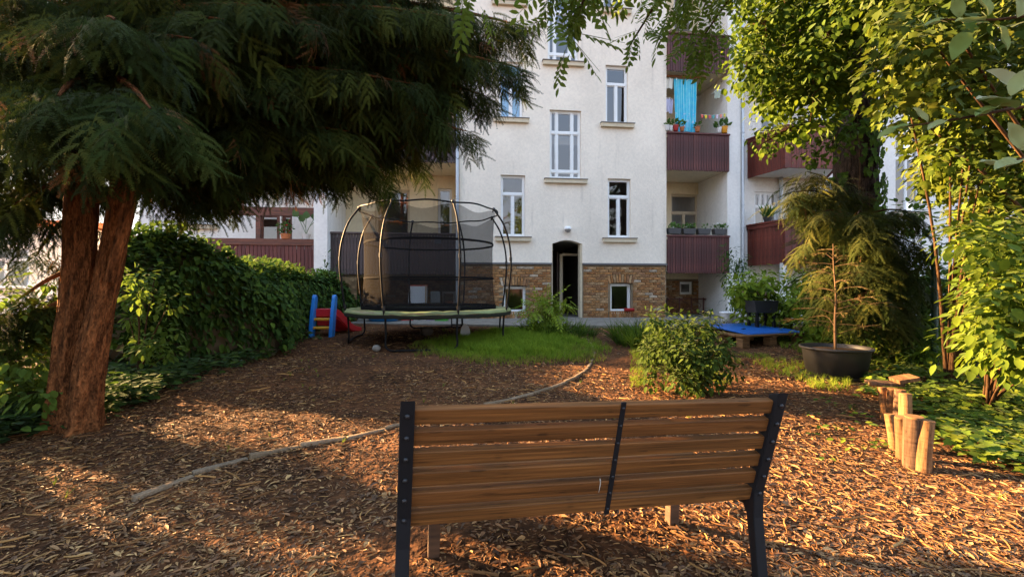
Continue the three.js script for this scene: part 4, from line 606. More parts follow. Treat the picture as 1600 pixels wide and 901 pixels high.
// ---------- black tub with spruce sapling ----------
{
  const g = G(1306, 587), t = thing('plant_tub', 'large round black plastic tub on a saucer holding a thin sapling', 'tub', [g.x, g.y, -g.d]);
  const k = g.d / F;
  mesh('tub_body', lathe([[0, 0.01], [39 * k, 0.01], [45 * k, 41 * k], [48 * k, 42 * k], [49 * k, 44 * k], [48.5 * k, 46 * k], [46.5 * k, 46 * k], [45.5 * k, 42 * k], [44 * k, 40 * k]], 48), std(lin(0.022, 0.022, 0.024), 0.48, { side: THREE.DoubleSide, bumpMap: noiseTex, bumpScale: 0.002 }), t);
  mesh('saucer', lathe([[0, 0.004], [44 * k, 0.004], [47 * k, 0.03], [48 * k, 0.03], [45 * k, 0.0]], 48), M.darkPlastic, t);
  mesh('soil', lathe([[0, 41 * k], [25 * k, 42 * k], [44.5 * k, 40 * k]], 32), M.soilPot, t);
  const sp = thing('spruce_sapling', 'thin half-bare spruce sapling growing in the black tub', 'sapling', [g.x, g.y + 41 * k, -g.d]);
  const H = 1.32, sapBark = std(lin(0.13, 0.08, 0.045), 0.95), col = [[0.09, 0.10, 0.022], [0.15, 0.12, 0.035], [0.06, 0.08, 0.02], [0.18, 0.13, 0.045]], nd = [];
  const stem = new THREE.CatmullRomCurve3([[0, -0.05, 0], [-0.012, 0.35, 0.01], [0.004, 0.7, 0], [-0.03, 1.05, 0.01], [-0.03, H, 0]].map(q => new V3(...q)));
  mesh('stem', limb(stem.points, 0.017, 0.004, { seg: 24, rs: 7, wob: 0.15 }), sapBark, sp);
  for (let i = 0; i < 34; i++) {
    const f = 0.16 + 0.8 * i / 34 + R(-0.02, 0.02), o = stem.getPoint(f), a = i * 2.4 + R(-0.5, 0.5), l = (0.62 - 0.45 * f) * R(0.35, 1.15), rise = R(-0.12, 0.28) * l, e = o.clone().add(new V3(Math.cos(a) * l, rise, Math.sin(a) * l)), m = o.clone().lerp(e, 0.5).add(new V3(gauss() * 0.02, 0.03 + R(-0.02, 0.03), gauss() * 0.02)), c = new THREE.CatmullRomCurve3([o, m, e]);
    mesh('branch', limb([o, m, e], 0.0045, 0.0015, { seg: 8, rs: 5 }), sapBark, sp);
    for (let k = 0; k < 3; k++) { const q = c.getPoint(R(0.4, 0.9)), d = new V3(Math.cos(a + R(-1, 1)), R(-0.3, 0.3), Math.sin(a + R(-1, 1))).multiplyScalar(l * 0.35), e2 = q.clone().add(d); mesh('branchlet', limb([q, q.clone().lerp(e2, 0.5).add(new V3(0, 0.008, 0)), e2], 0.0025, 0.001, { seg: 4, rs: 4 }), sapBark, sp); if (rnd() < 0.7) for (let j = 0; j < 12; j++) nd.push({ p: q.clone().lerp(e2, rnd()), t: d.clone().normalize().add(new V3(gauss() * 0.8, gauss() * 0.6, gauss() * 0.8)), n: new V3(gauss(), 1, gauss()), s: R(0.025, 0.05), w: 0.5, c: vary(col) }); }
    for (let k = 0; k < 22; k++) { const t = R(0.35, 1); nd.push({ p: c.getPoint(t), t: e.clone().sub(o).normalize().add(new V3(gauss() * 0.9, gauss() * 0.6, gauss() * 0.9)), n: new V3(gauss(), 1, gauss()), s: R(0.025, 0.055), w: 0.5, c: vary(col) }); }
  }
  instances('needles', leafLance, leafMat(0.3), nd, sp);
}

// ---------- pallet with blue lid ----------
{
  const g = G(1196, 541), k = thing('blue_lid', 'bright blue sheet lid lying on the pallet', 'lid', [g.x, g.y + 0.225, -g.d - 0.6], 0.32), p = thing('wood_pallet', 'weathered wooden pallet on blocks under the blue lid', 'pallet', [g.x, g.y, -g.d - 0.6], 0.32);
  const wm = [[0.36, 0.22, 0.11], [0.30, 0.19, 0.10], [0.42, 0.27, 0.15]].map(c => std(lin(...c), 0.85, { map: grainMap, bumpMap: grainBump, bumpScale: 0.003 }));
  for (let i = 0; i < 7; i++) mesh('board', rb(1.45, 0.028, 0.155, 0.004, 0, 0.195, -0.52 + i * 0.173), wm[i % 3], p);
  for (const x of [-0.62, 0, 0.62]) { mesh('bearer', rb(0.09, 0.03, 1.2, 0.004, x, 0.165, 0), wm[1], p); for (const z of [-0.5, 0, 0.5]) mesh('block', rb(0.16, 0.17, 0.15, 0.006, x + (x ? 0 : 0), 0.065, z), wm[2], p); }
  const bm = std(lin(0.015, 0.13, 0.50), 0.35, { bumpMap: noiseTex, bumpScale: 0.004 });
  k.rotation.order = 'YXZ'; k.rotation.x = 0.075; k.position.y += 0.03; mesh('sheet', rb(1.32, 0.02, 1.15, 0.006, 0.14, 0.0, -0.05), bm, k); const e = mesh('turned_edge', rb(0.7, 0.016, 0.75, 0.006, 0.5, -0.012, 0.08), std(lin(0.012, 0.09, 0.40), 0.4), k); e.rotation.z = -0.012; mesh('grip', rb(0.09, 0.012, 0.03, 0.005, -0.15, 0.016, 0.05), M.black, k);
}
// ---------- log edging ----------
{
  const wm = [[0.34, 0.20, 0.10], [0.26, 0.16, 0.09], [0.20, 0.14, 0.10], [0.40, 0.25, 0.13]].map(c => std(lin(...c), 0.9, { map: (() => { const t = grainMap.clone(); t.rotation = Math.PI / 2; t.repeat.set(1.5, 1.5); return t; })(), bumpMap: grainBump, bumpScale: 0.005 })), end = std(lin(0.36, 0.23, 0.12), 0.9, { map: grainMap });
  const L = [[1386, 658, 0.036, 0.30, 'farthest dark log stake of the upper row under the loose plank'], [1394, 661, 0.042, 0.31, 'second log stake of the upper row under the loose plank'], [1406, 667, 0.043, 0.32, 'third pale log stake of the upper row'], [1416, 678, 0.045, 0.33, 'pale slanting log stake nearest in the upper row'], [1399, 702, 0.035, 0.26, 'weathered grey log stake leaning at the left of the lower row'], [1411, 716, 0.04, 0.31, 'grey log stake left of the broad pale one'], [1427, 731, 0.058, 0.36, 'broad pale log stake in front of the edging'], [1441, 735, 0.055, 0.345, 'nearest brown log stake at the right end of edging']];
  L.forEach(([px, py, r, h, label], i) => { const g = G(px, py), o = thing('log_stake', label, 'log', [g.x, g.y - 0.06, -g.d], i * 1.3, 'log edging'); o.rotation.z = R(0.0, 0.10); o.rotation.x = R(-0.08, 0.04);
    const gg = limb([[0, 0, 0], [0.005, h * 0.5, 0], [0, h + 0.06, 0]], r * 1.03, r * 0.97, { seg: 8, rs: 14, wob: 0.07, s: i }); mesh('log', gg, wm[i % 4], o); const c = mesh('cut_end', new THREE.CylinderGeometry(r * 0.93, r * 0.98, 0.012, 16).translate(0, h + 0.06, 0), end, o); });
  const g = G(1386, 655), pl = thing('loose_plank', 'short weathered plank lying across the upper log stakes', 'plank', [g.x + 0.02, g.y + 0.30, -g.d - 0.05], -0.3); mesh('plank_board', rb(0.26, 0.03, 0.15, 0.004, 0, 0.02, 0), wm[2], pl); const q = mesh('split_piece', rb(0.16, 0.035, 0.20, 0.004, 0.15, 0.04, 0.04), wm[1], pl); q.rotation.z = 0.25;
}

// ---------- plants ----------
const barkMap = tex(512, (u, v) => { const r = fbm(u * 30, v * 4, 30, 4, 5, 101), f = fbm(u * 90, v * 22, 90, 22, 3, 103), k = 0.60 + 0.60 * (r - 0.5) + 0.45 * (f - 0.5); return [k * 1.06, k * 0.98, k * 0.9]; });
const barkBump = tex(512, (u, v) => fbm(u * 30, v * 4, 30, 4, 5, 101) * 0.7 + fbm(u * 90, v * 22, 90, 22, 3, 103) * 0.3, false);
const bark = (r, g, b, bump = 0.02) => { const m = std(lin(r, g, b), 0.95, { map: barkMap.clone(), bumpMap: barkBump.clone(), bumpScale: bump }); m.map.repeat.set(1.4, 1.4); m.bumpMap.repeat.set(1.4, 1.4); return m; };
const yewBark = bark(0.46, 0.205, 0.085, 0.045), greyBark = bark(0.11, 0.08, 0.06, 0.04), twigBark = bark(0.20, 0.13, 0.075, 0.005);
const LM = { thin: leafMat(0.45), soft: leafMat(0.40), dull: leafMat(0.28), needle: leafMat(0.24) };
const UPV = new V3(0, 1, 0);

// one drooping conifer twig with flat rows of needles: tip along +y, upper face along +z
function needleTwig(s0) {
  const pos = [], push = (a, b, c) => pos.push(...a, ...b, ...c), H = (i, k) => hash(i, k, s0);
  const stem = (a, b, w) => { const d = [b[0] - a[0], b[1] - a[1]], l = Math.hypot(...d) || 1, n = [-d[1] / l * w, d[0] / l * w]; push([a[0] - n[0], a[1] - n[1], a[2]], [a[0] + n[0], a[1] + n[1], a[2]], b); };
  const sprig = (o, ang, len, drop, id) => {        // a narrow strip of close-set needles that curves down
    const n = Math.max(5, Math.round(len / 0.030)); let prev = o, pa = ang;
    for (let i = 1; i <= n; i++) {
      const t = i / n, a1 = ang * (1 - 0.35 * t), p = [prev[0] + Math.sin(a1) * len / n, prev[1] + Math.cos(a1) * len / n, o[2] - drop * t * t];
      stem(prev, p, 0.006);
      for (const s of [-1, 1]) {
        const a = a1 + s * (0.85 + 0.3 * H(i, id)), l = 0.082 * (1 - 0.5 * t * t) * (0.7 + 0.5 * H(id + s, i)), w = 0.013, e = [p[0] + Math.sin(a) * l, p[1] + Math.cos(a) * l, p[2] - 0.02 + 0.03 * H(i + 7, id)], q = [Math.cos(a) * w, -Math.sin(a) * w];
        push([p[0] - q[0], p[1] - q[1], p[2]], [p[0] + q[0], p[1] + q[1], p[2]], e);
      }
      prev = p;
    }
  };
  stem([0, 0, 0], [0.0, 0.8, -0.14], 0.010);
  for (let i = 0; i < 4; i++) for (const s of [-1, 1]) { const t = 0.04 + (i + (s > 0 ? 0.5 : 0)) * 0.19 + 0.06 * H(i, 4 + s); sprig([0, t, -0.18 * t * t], s * (0.55 + 0.6 * H(i, 2 + s)), 0.30 + 0.38 * H(i, s + 5), 0.05 + 0.35 * H(i, 9 + s), i * 3 + s + 20); }
  sprig([0, 0.72, -0.11], 0.1, 0.45, 0.12, 99);
  const g = new THREE.BufferGeometry(); g.setAttribute('position', new THREE.Float32BufferAttribute(pos, 3)); g.computeVertexNormals(); return g;
}
const twigs = [needleTwig(1), needleTwig(2), needleTwig(3)];
// conifer branch: wood plus side shoots carrying twigs
function coniferBranch(parent, pts, r0, o, out) {
  const c = new THREE.CatmullRomCurve3(pts), len = c.getLength();
  mesh('branch', limb(pts, r0, 0.006, { seg: 16, rs: 7, wob: 0.12, s: r0 * 77 }), o.bark, parent);
  const n = Math.round(len / o.step);
  for (let i = 0; i < n; i++) {
    const t = o.from + (1 - o.from) * (i + rnd()) / n, p = c.getPointAt(clamp(t, 0, 0.995)), tan = c.getTangentAt(clamp(t, 0, 0.995)), side = new V3().crossVectors(tan, UPV).normalize();
    for (const s of [-1, 1]) {
      const sl = (o.side ?? 0.55) * (1 - 0.55 * t) * R(0.6, 1.25), dir = tan.clone().multiplyScalar(0.75).addScaledVector(side, s * R(0.5, 1)).add(new V3(0, R(-0.35, 0.1), 0)).normalize();
      const m = Math.max(1, Math.round(sl / 0.12));
      for (let k = 0; k < m; k++) {
        const f = (k + 0.4) / m, q = p.clone().addScaledVector(dir, sl * f).add(new V3(0, -0.25 * f * f * sl, 0));
        const d = dir.clone().multiplyScalar(0.7).add(new V3(gauss() * 0.5, -o.droop * R(0.2, 2.2), gauss() * 0.5));
        if (o.keep && (!o.keep(q) || !o.keep(q.clone().addScaledVector(d.clone().normalize(), o.size * 0.5)) || !o.keep(q.clone().addScaledVector(d.clone().normalize(), o.size)))) continue;
        out[Math.floor(rnd() * 3)].push({ p: q, t: d, n: new V3(gauss() * 0.8, 1, gauss() * 0.8 + 0.3), s: o.size * R(0.55, 1.35), c: rnd() < 0.025 ? vary([[0.22, 0.10, 0.035], [0.15, 0.075, 0.03]]) : vary(o.cols, 0.35) });
      }
    }
  }
  const e = c.getPoint(1); for (let k = 0; k < 3; k++) if (!o.keep || o.keep(e)) out[k].push({ p: e.clone().addScaledVector(c.getTangent(1), -0.1 * k), t: c.getTangent(1).add(new V3(gauss() * 0.3, -0.3, gauss() * 0.3)), n: UPV.clone(), s: o.size * R(0.8, 1.1), c: vary(o.cols, 0.3) });
}
const bend = (a, b, up) => { const m = a.clone().lerp(b, 0.5), l = a.distanceTo(b); m.y += l * up; const q = a.clone().lerp(b, 0.8); q.y += l * up * 0.65; return [a, m, q, b]; };
{
  // the twin-trunked yew on the left
  const g = G(112, 668), b0 = new V3(g.x, g.y, -g.d), T = thing('yew_tree', 'old yew with twin orange-brown trunks and dark drooping needles at left', 'tree', [b0.x, b0.y, b0.z]);
  const L = v => v.clone().sub(b0), trunkA = [P(108, 676, g.d), P(110, 560, g.d), P(122, 430, g.d), P(128, 290, g.d), P(132, 120, g.d), P(150, -150, g.d), P(150, -600, g.d)].map(L), trunkB = [P(128, 676, g.d - 0.06), P(142, 560, g.d - 0.07), P(168, 430, g.d), P(190, 290, g.d + 0.08), P(212, 120, g.d + 0.15), P(235, -150, g.d + 0.25), P(250, -500, g.d + 0.3)].map(L);
  mesh('trunk', limb(trunkA, 0.132, 0.08, { seg: 90, rs: 48, wob: 0.16, ridge: 0.2, flare: 0.5, s: 1 }), yewBark, T);
  mesh('trunk', limb(trunkB, 0.102, 0.06, { seg: 90, rs: 44, wob: 0.16, ridge: 0.2, flare: 0.5, s: 4 }), yewBark, T);
  mesh('trunk', limb([P(172, 440, g.d - 0.1), P(198, 330, g.d - 0.1), P(214, 230, g.d - 0.05), P(228, 100, g.d)].map(L), 0.05, 0.045, { seg: 24, rs: 16, wob: 0.2, s: 6 }), yewBark, T);
  const out = [[], [], []], o = { bark: yewBark, step: 0.06, from: 0.22, droop: 1.15, size: 0.27, side: 0.6, keep: q => { const s = sunGap(q.clone().add(b0)); return !s || rnd() < (s === 2 ? 0.85 : 0.1); }, cols: [[0.024, 0.040, 0.007], [0.036, 0.052, 0.008], [0.06, 0.068, 0.009], [0.018, 0.030, 0.007]] };
  const trunkAt = y => new V3(-3.72 + 0.03 * y, y, -g.d);
  const spec = [[2.02, 370, 288, 4.7, 0.3, 0.05], [2.35, 585, 262, 5.0], [2.5, 545, 205, 4.4], [2.8, 730, 205, 5.2], [3.0, 640, 130, 4.6], [3.2, 810, 105, 5.3], [3.6, 815, 40, 5.4], [3.4, 700, 25, 4.5], [2.9, 450, 130, 4.0], [2.45, 400, 215, 4.2], [3.3, 500, 40, 4.0], [3.2, 300, 60, 3.2], [3.0, 235, 170, 2.55], [2.9, 90, 150, 2.5], [2.8, -40, 120, 3.0], [2.3, 20, 320, 3.6], [2.5, -50, 250, 3.3], [2.0, 55, 400, 4.6], [1.25, -10, 545, 4.3], [1.5, 25, 470, 3.9], [2.3, 300, 270, 5.1], [2.6, 480, 255, 5.6], [3.1, 620, 150, 6.0], [2.9, 380, 180, 5.6], [3.5, 560, 80, 5.8], [3.1, 220, 120, 3.5], [3.3, 120, 40, 3.0], [2.7, 250, 220, 4.9], [2.65, 330, 170, 4.6], [2.75, 520, 150, 5.1], [3.15, 400, 60, 4.8], [3.4, 250, -20, 3.6], [3.3, 20, 20, 3.4], [3.0, 620, 210, 5.7], [2.9, 670, 180, 4.9], [2.6, 470, 215, 4.9],
    [2.5, 150, 200, 5.2], [2.6, 60, 230, 5.0], [2.2, 90, 300, 5.2], [2.7, 0, 170, 4.6], [3.0, 320, 130, 5.4], [2.4, 440, 240, 5.3], [3.1, 60, 100, 4.2], [2.55, 350, 235, 4.9],
    [3.2, -60, 60, 3.6], [3.0, 40, 60, 3.0], [2.9, -100, 180, 4.0], [2.6, -60, 320, 4.2], [3.3, 180, 30, 2.7], [3.4, 90, -20, 3.6], [3.3, -20, -40, 2.9], [2.4, 60, 280, 4.6], [3.5, 420, 10, 3.8], [3.5, 330, 10, 4.4], [3.0, 160, 90, 4.8], [3.2, 240, 60, 4.6], [3.4, 60, 10, 4.8], [2.8, 110, 190, 3.1], [2.7, 180, 230, 3.2], [3.6, 200, 10, 3.9], [3.6, 300, 0, 4.9], [3.7, 400, -10, 5.0], [3.7, 500, -5, 4.7], [3.7, 600, 0, 5.2], [3.8, 680, -20, 5.0], [3.6, 120, 10, 4.4], [3.6, 10, -10, 4.0], [3.4, 350, 30, 3.5], [2.9, 540, 110, 4.2], [3.0, 460, 90, 5.2], [3.2, 570, 60, 5.0],
    [2.75, 650, 235, 5.5], [2.9, 700, 170, 5.6], [3.1, 720, 110, 5.5], [2.6, 600, 240, 5.3], [2.8, 600, 170, 5.4], [3.0, 680, 140, 5.0], [3.2, 760, 150, 5.4], [2.5, 510, 262, 5.2], [2.4, 420, 262, 5.0], [3.3, 760, 70, 5.5], [3.4, 640, 60, 5.4]];
  for (const [y, px, py, d, from, up] of spec) { const a = trunkAt(y), e = P(px, py, d); coniferBranch(T, bend(a, e, up ?? 0.06).map(L), 0.02 + 0.008 * a.distanceTo(e), { ...o, from: from ?? 0.2 }, out); }
  for (let i = 0; i < 26; i++) { const y = R(3.9, 7.4), a = i * 2.4, l = R(1.6, 3.9) * (1 - (y - 3.9) / 5.5), s = trunkAt(y), e = new V3(s.x + Math.cos(a) * l, y + R(0, 0.5) - 0.1 * l, s.z + Math.sin(a) * l); coniferBranch(T, bend(s, e, 0.08).map(L), 0.035, { ...o, step: 0.15, size: 0.4 }, out); }
  out.forEach((l, i) => instances('foliage', twigs[i], LM.needle, l, T));
  console.log('yew twigs', out.map(l => l.length).join());
}
// leaves gathered in clumps, with shoots leading to them
function clumpLeaves(list, c, r, n, { size, cols, droop = 0.5, out = null, up = 0.8, w = 1, spread = 0.3 }) {
  const tone = vary(cols, 0.15);
  for (let i = 0; i < n; i++) {
    const d = new V3(gauss(), gauss(), gauss()).normalize(), f = Math.pow(rnd(), 0.5), p = c.clone().addScaledVector(d, r * f), t = d.clone().multiplyScalar(0.8).add(new V3(gauss() * 0.4, -droop * R(0.4, 1.4), gauss() * 0.4)); if (out) t.addScaledVector(out, 0.6);
    list.push({ p, t, n: new V3(d.x * 0.7 + gauss() * spread, up, d.z * 0.7 + gauss() * spread), s: size * R(0.45, 1.3), w: w * R(0.75, 1.2), c: vary(cols, 0.25).lerp(tone, 0.4) });
  }
}
function shrub(name, label, base, clumps, { leaf = leafOvate, mat = LM.soft, n = 40, r = 0.25, size = 0.09, cols, stems = 7, droop = 0.5, stemR = 0.014, w = 1, category = 'shrub', group, stemMat = twigBark, up = 0.8, spread = 0.3, fork = 0.35 }) {
  const o = thing(name, label, category, [base.x, base.y, base.z], 0, group), list = [], L = v => v.clone().sub(base);
  clumps.filter(c => !sunGap(c) || c.x > -2).forEach((c, i) => { const q = L(c); clumpLeaves(list, q, r * R(0.75, 1.3), Math.round(n * R(0.7, 1.3)), { size, cols, droop, w, up, spread }); if (i % Math.max(1, Math.round(clumps.length / stems)) === 0) { const m = q.clone().multiplyScalar(fork); m.y = q.y * 0.5; mesh('stem', limb([new V3(gauss() * 0.04, -0.03, gauss() * 0.04), m, q], stemR, stemR * 0.3, { seg: 10, rs: 6, wob: 0.1 }), stemMat, o); } });
  instances('foliage', leaf, mat, list.filter(q => q.p.x + base.x > -2 || !sunGap(q.p.clone().add(base))), o); return o;
}
const ell = (n, c, r, shell = 0.45) => Array.from({ length: n }, () => { const d = new V3(gauss(), gauss(), gauss()).normalize(), f = shell + (1 - shell) * Math.pow(rnd(), 0.6); return new V3(c.x + d.x * r.x * f, c.y + d.y * r.y * f, c.z + d.z * r.z * f); });
const zone = (n, [x0, x1], [y0, y1], [d0, d1], ok) => { const l = []; let k = 0; while (l.length < n && k++ < n * 30) { const px = R(x0, x1), py = R(y0, y1), d = R(d0, d1); if (!ok || ok(px, py)) l.push(P(px, py, d)); } return l; };
const green = { hedge: [[0.038, 0.08, 0.015], [0.055, 0.11, 0.017], [0.03, 0.065, 0.014], [0.085, 0.14, 0.018]], lime: [[0.12, 0.185, 0.013], [0.175, 0.235, 0.016], [0.08, 0.14, 0.013], [0.06, 0.11, 0.013]], mid: [[0.06, 0.108, 0.014], [0.09, 0.145, 0.016], [0.045, 0.08, 0.013]], olive: [[0.095, 0.13, 0.014], [0.065, 0.10, 0.013], [0.15, 0.165, 0.018], [0.045, 0.08, 0.012]] };

// ivy-grown fence on the left
{
  const pts = [[-5.75, 5.9, 0.6], [-5.35, 6.15, 1.5], [-5.0, 6.45, 1.88], [-4.78, 6.85, 1.66], [-4.64, 7.4, 1.42], [-4.62, 8.2, 1.42], [-4.66, 9.3, 1.34], [-4.7, 10.4, 1.22], [-4.75, 11.5, 1.16], [-4.75, 12.1, 1.1]];
  const o = thing('ivy_hedge', 'long dark green hedge of climbing plants grown over the left fence', 'hedge', [-4.6, 0, -8]), B = new V3(-4.6, 0, -8);
  const c = new THREE.CatmullRomCurve3(pts.map(([x, d, h]) => new V3(x, h, -d))), list = [], core = [];
  const at = (s, f) => { const q = c.getPoint(s), d = -q.z, ph = (f - 0.5) * Math.PI * 0.98, lump = 0.84 + 0.36 * n3(d * 1.5, f * 2.4, 61), w = (0.50 + 0.14 * Math.sin(d * 1.1) + 0.34 * (1 - sstep(6.4, 9, d)) * (f > 0.5 ? 1 : 0.3)) * lump, cy = Math.cos(ph), y = Math.pow(Math.max(0, cy - 0.032), 0.52) * 1.02 * q.y - 0.03 * (0.93 + 0.15 * (lump - 0.84) / 0.36); return { p: new V3(q.x + Math.sin(ph) * w + 0.10 * (1 - cy), gy(q.x, d) + y, q.z), n: new V3(Math.sin(ph), Math.max(0.05, cy), 0).normalize() }; };
  for (let i = 0; i < 19000; i++) {
    const s = rnd(), f = Math.pow(rnd(), 0.8), { p, n } = at(s, 0.05 + 0.95 * f), k = rnd(); p.addScaledVector(n, -0.16 * k + R(0, 0.07)).add(new V3(gauss() * 0.03, 0, gauss() * 0.05));
    const t = new V3(n.x * 0.5 + gauss() * 0.55, -0.6 + gauss() * 0.6, 0.35 + gauss() * 0.7); if (n.y > 0.75) t.y = gauss() * 0.35 + 0.1;
    list.push({ p: p.sub(B), t, n: n.clone().add(new V3(gauss() * 0.6, 0.35 + gauss() * 0.5, gauss() * 0.6)), s: R(0.05, 0.15), w: R(0.7, 1.2), c: vary(green.hedge, 0.4) });
  }
  for (let i = 0; i < 240; i++) { const { p } = at(rnd(), R(0.35, 0.65)); for (let k = 0; k < 5; k++) list.push({ p: p.clone().add(new V3(gauss() * 0.04, 0.04 + k * 0.035, gauss() * 0.04)).sub(B), t: new V3(gauss(), R(0.1, 0.8), gauss()), n: new V3(gauss(), 1, gauss()), s: R(0.06, 0.11), c: vary([[0.13, 0.2, 0.03], [0.09, 0.16, 0.03]], 0.25) }); }
  instances('foliage', leafOvate, LM.dull, list.filter((_, i) => i % 3), o); instances('foliage', leafIvy, LM.dull, list.filter((_, i) => i % 3 === 0), o);
  const pos = [], idx = [], n1 = 60, n2 = 14; for (let i = 0; i <= n1; i++) for (let j = 0; j <= n2; j++) { const q = at(i / n1, j / n2), p = q.p.addScaledVector(q.n, -0.2).sub(B); if (j === 0 || j === n2) p.y -= 0.25; pos.push(p.x, p.y, p.z); if (i < n1 && j < n2) { const a = i * (n2 + 1) + j; idx.push(a, a + 1, a + n2 + 1, a + 1, a + n2 + 2, a + n2 + 1); } }
  const g = new THREE.BufferGeometry(); g.setAttribute('position', new THREE.Float32BufferAttribute(pos, 3)); g.setIndex(idx); g.computeVertexNormals(); mesh('twig_mass', g, std(lin(0.17, 0.13, 0.08), 1, { side: THREE.DoubleSide }), o);
}
{
  // unseen hedge added outside the frame, left of the bench, to shade the ground
  shrub('added_shade_hedge', 'unseen hedge added beside the camera on the left for shade', gp(-5.2, 2.0), Array.from({ length: 330 }, () => gp(-5.3 + gauss() * 0.4, R(-1.2, 4.2), 0)).map(v => v.setY(v.y + Math.pow(rnd(), 0.8) * 2.2)), { n: 56, r: 0.24, size: 0.11, cols: green.hedge, stems: 14, mat: LM.dull });
}
// wire fence behind the yew
{
  const f = thing('wire_fence', 'diamond wire fence with thin posts behind the yew trunks', 'fence', [-7.4, gy(-6.4, 5.2), -5.6], 0.25), wire = std(lin(0.10, 0.12, 0.10), 0.5, { metalness: 0.4 }), W = 4.4, H = 1.45, l = [];
  for (let i = -18; i < 44; i++) for (const s of [-1, 1]) { const x0 = i * 0.1 - W / 2, a = [x0, 0], b = [x0 + s * H * 0.66, H]; l.push(tube([[a[0], a[1], 0], [(a[0] + b[0]) / 2, H / 2, 0], [b[0], b[1], 0]], 0.0022, 1, 4)); }
  mesh('wire_mesh', l, wire, f); for (const x of [-2, -0.2, 1.9]) mesh('post', cyl(0.022, 0.022, H + 0.08, x, -0.1, 0.02, 10), wire, f); mesh('top_wire', tube([[-W / 2, H, 0], [0, H, 0], [W / 2, H, 0]], 0.004, 2, 5), wire, f);
}
// yellow-green shrubs behind and beside the yew, undergrowth at its foot
{
  const b1 = gp(-4.9, 4.2); shrub('left_shrub', 'yellow-green leafy shrub at the left edge beside the yew trunk', b1, [...zone(60, [-90, 85], [440, 660], [3.7, 4.8]), ...zone(14, [30, 90], [560, 670], [4.0, 4.5])], { cols: [[0.12, 0.19, 0.026], [0.17, 0.24, 0.03], [0.08, 0.14, 0.024]], n: 42, r: 0.19, size: 0.085, mat: LM.thin });
  const b2v = gp(-4.5, 5.5); shrub('lime_shrub', 'sunlit lime-green shrub between the yew trunk and dark hedge', b2v, zone(30, [195, 270], [425, 610], [5.2, 6.0]), { cols: [[0.15, 0.22, 0.03], [0.10, 0.17, 0.025]], n: 34, r: 0.16, size: 0.08, mat: LM.thin });
  const low = (name, label, spots, o) => { const l = []; spots.forEach(({ x, d }) => { const q = gp(x, d); for (let k = 0; k < o.n; k++) { const a = R(0, 6.28), h = R(0.02, o.h); l.push({ p: q.clone().add(new V3(Math.cos(a) * o.r * rnd(), h, Math.sin(a) * o.r * rnd())), t: new V3(Math.cos(a), R(-0.3, 0.4), Math.sin(a)), n: new V3(gauss() * 0.4, 1, gauss() * 0.4 + 0.25), s: o.size * R(0.6, 1.25), c: vary(o.cols, 0.25) }); } }); tag(instances(name, o.leaf ?? leafOvate, LM.soft, l, scene), label, 'ground cover'); };
  const spots = (n, x, y, ok) => { const r = []; let k = 0; while (r.length < n && k++ < n * 30) { const px = R(...x), py = R(...y); if (!ok || ok(px, py)) r.push(G(px, py)); } return r; };
  low('hedge_undergrowth', 'dark green low plants along the foot of the left hedge', [...spots(140, [150, 300], [575, 660], (x, y) => y < 662 - (x - 150) * 0.42), ...spots(60, [280, 490], [525, 590], (x, y) => Math.abs(y - (600 - (x - 280) * 0.38)) < 12), ...spots(120, [-40, 100], [640, 705], (x, y) => y < 695 - x * 0.22)], { n: 12, r: 0.14, h: 0.2, size: 0.10, cols: green.hedge });
  low('right_ground_cover', 'low light green leafy ground cover on the right behind the logs', [...spots(150, [1455, 1640], [640, 745], (x, y) => y < 690 + (x - 1455) * 0.42 && y > 640 - (x - 1455) * 0.1), ...spots(150, [1400, 1640], [575, 650]), ...spots(60, [1345, 1430], [570, 625])], { n: 9, r: 0.15, h: 0.14, size: 0.085, cols: green.lime, leaf: leafIvy });
  low('seedlings', 'few small green seedlings on the earth near the logs', spots(22, [1260, 1400], [620, 720]), { n: 4, r: 0.05, h: 0.04, size: 0.05, cols: green.lime, leaf: leafOvate });
}
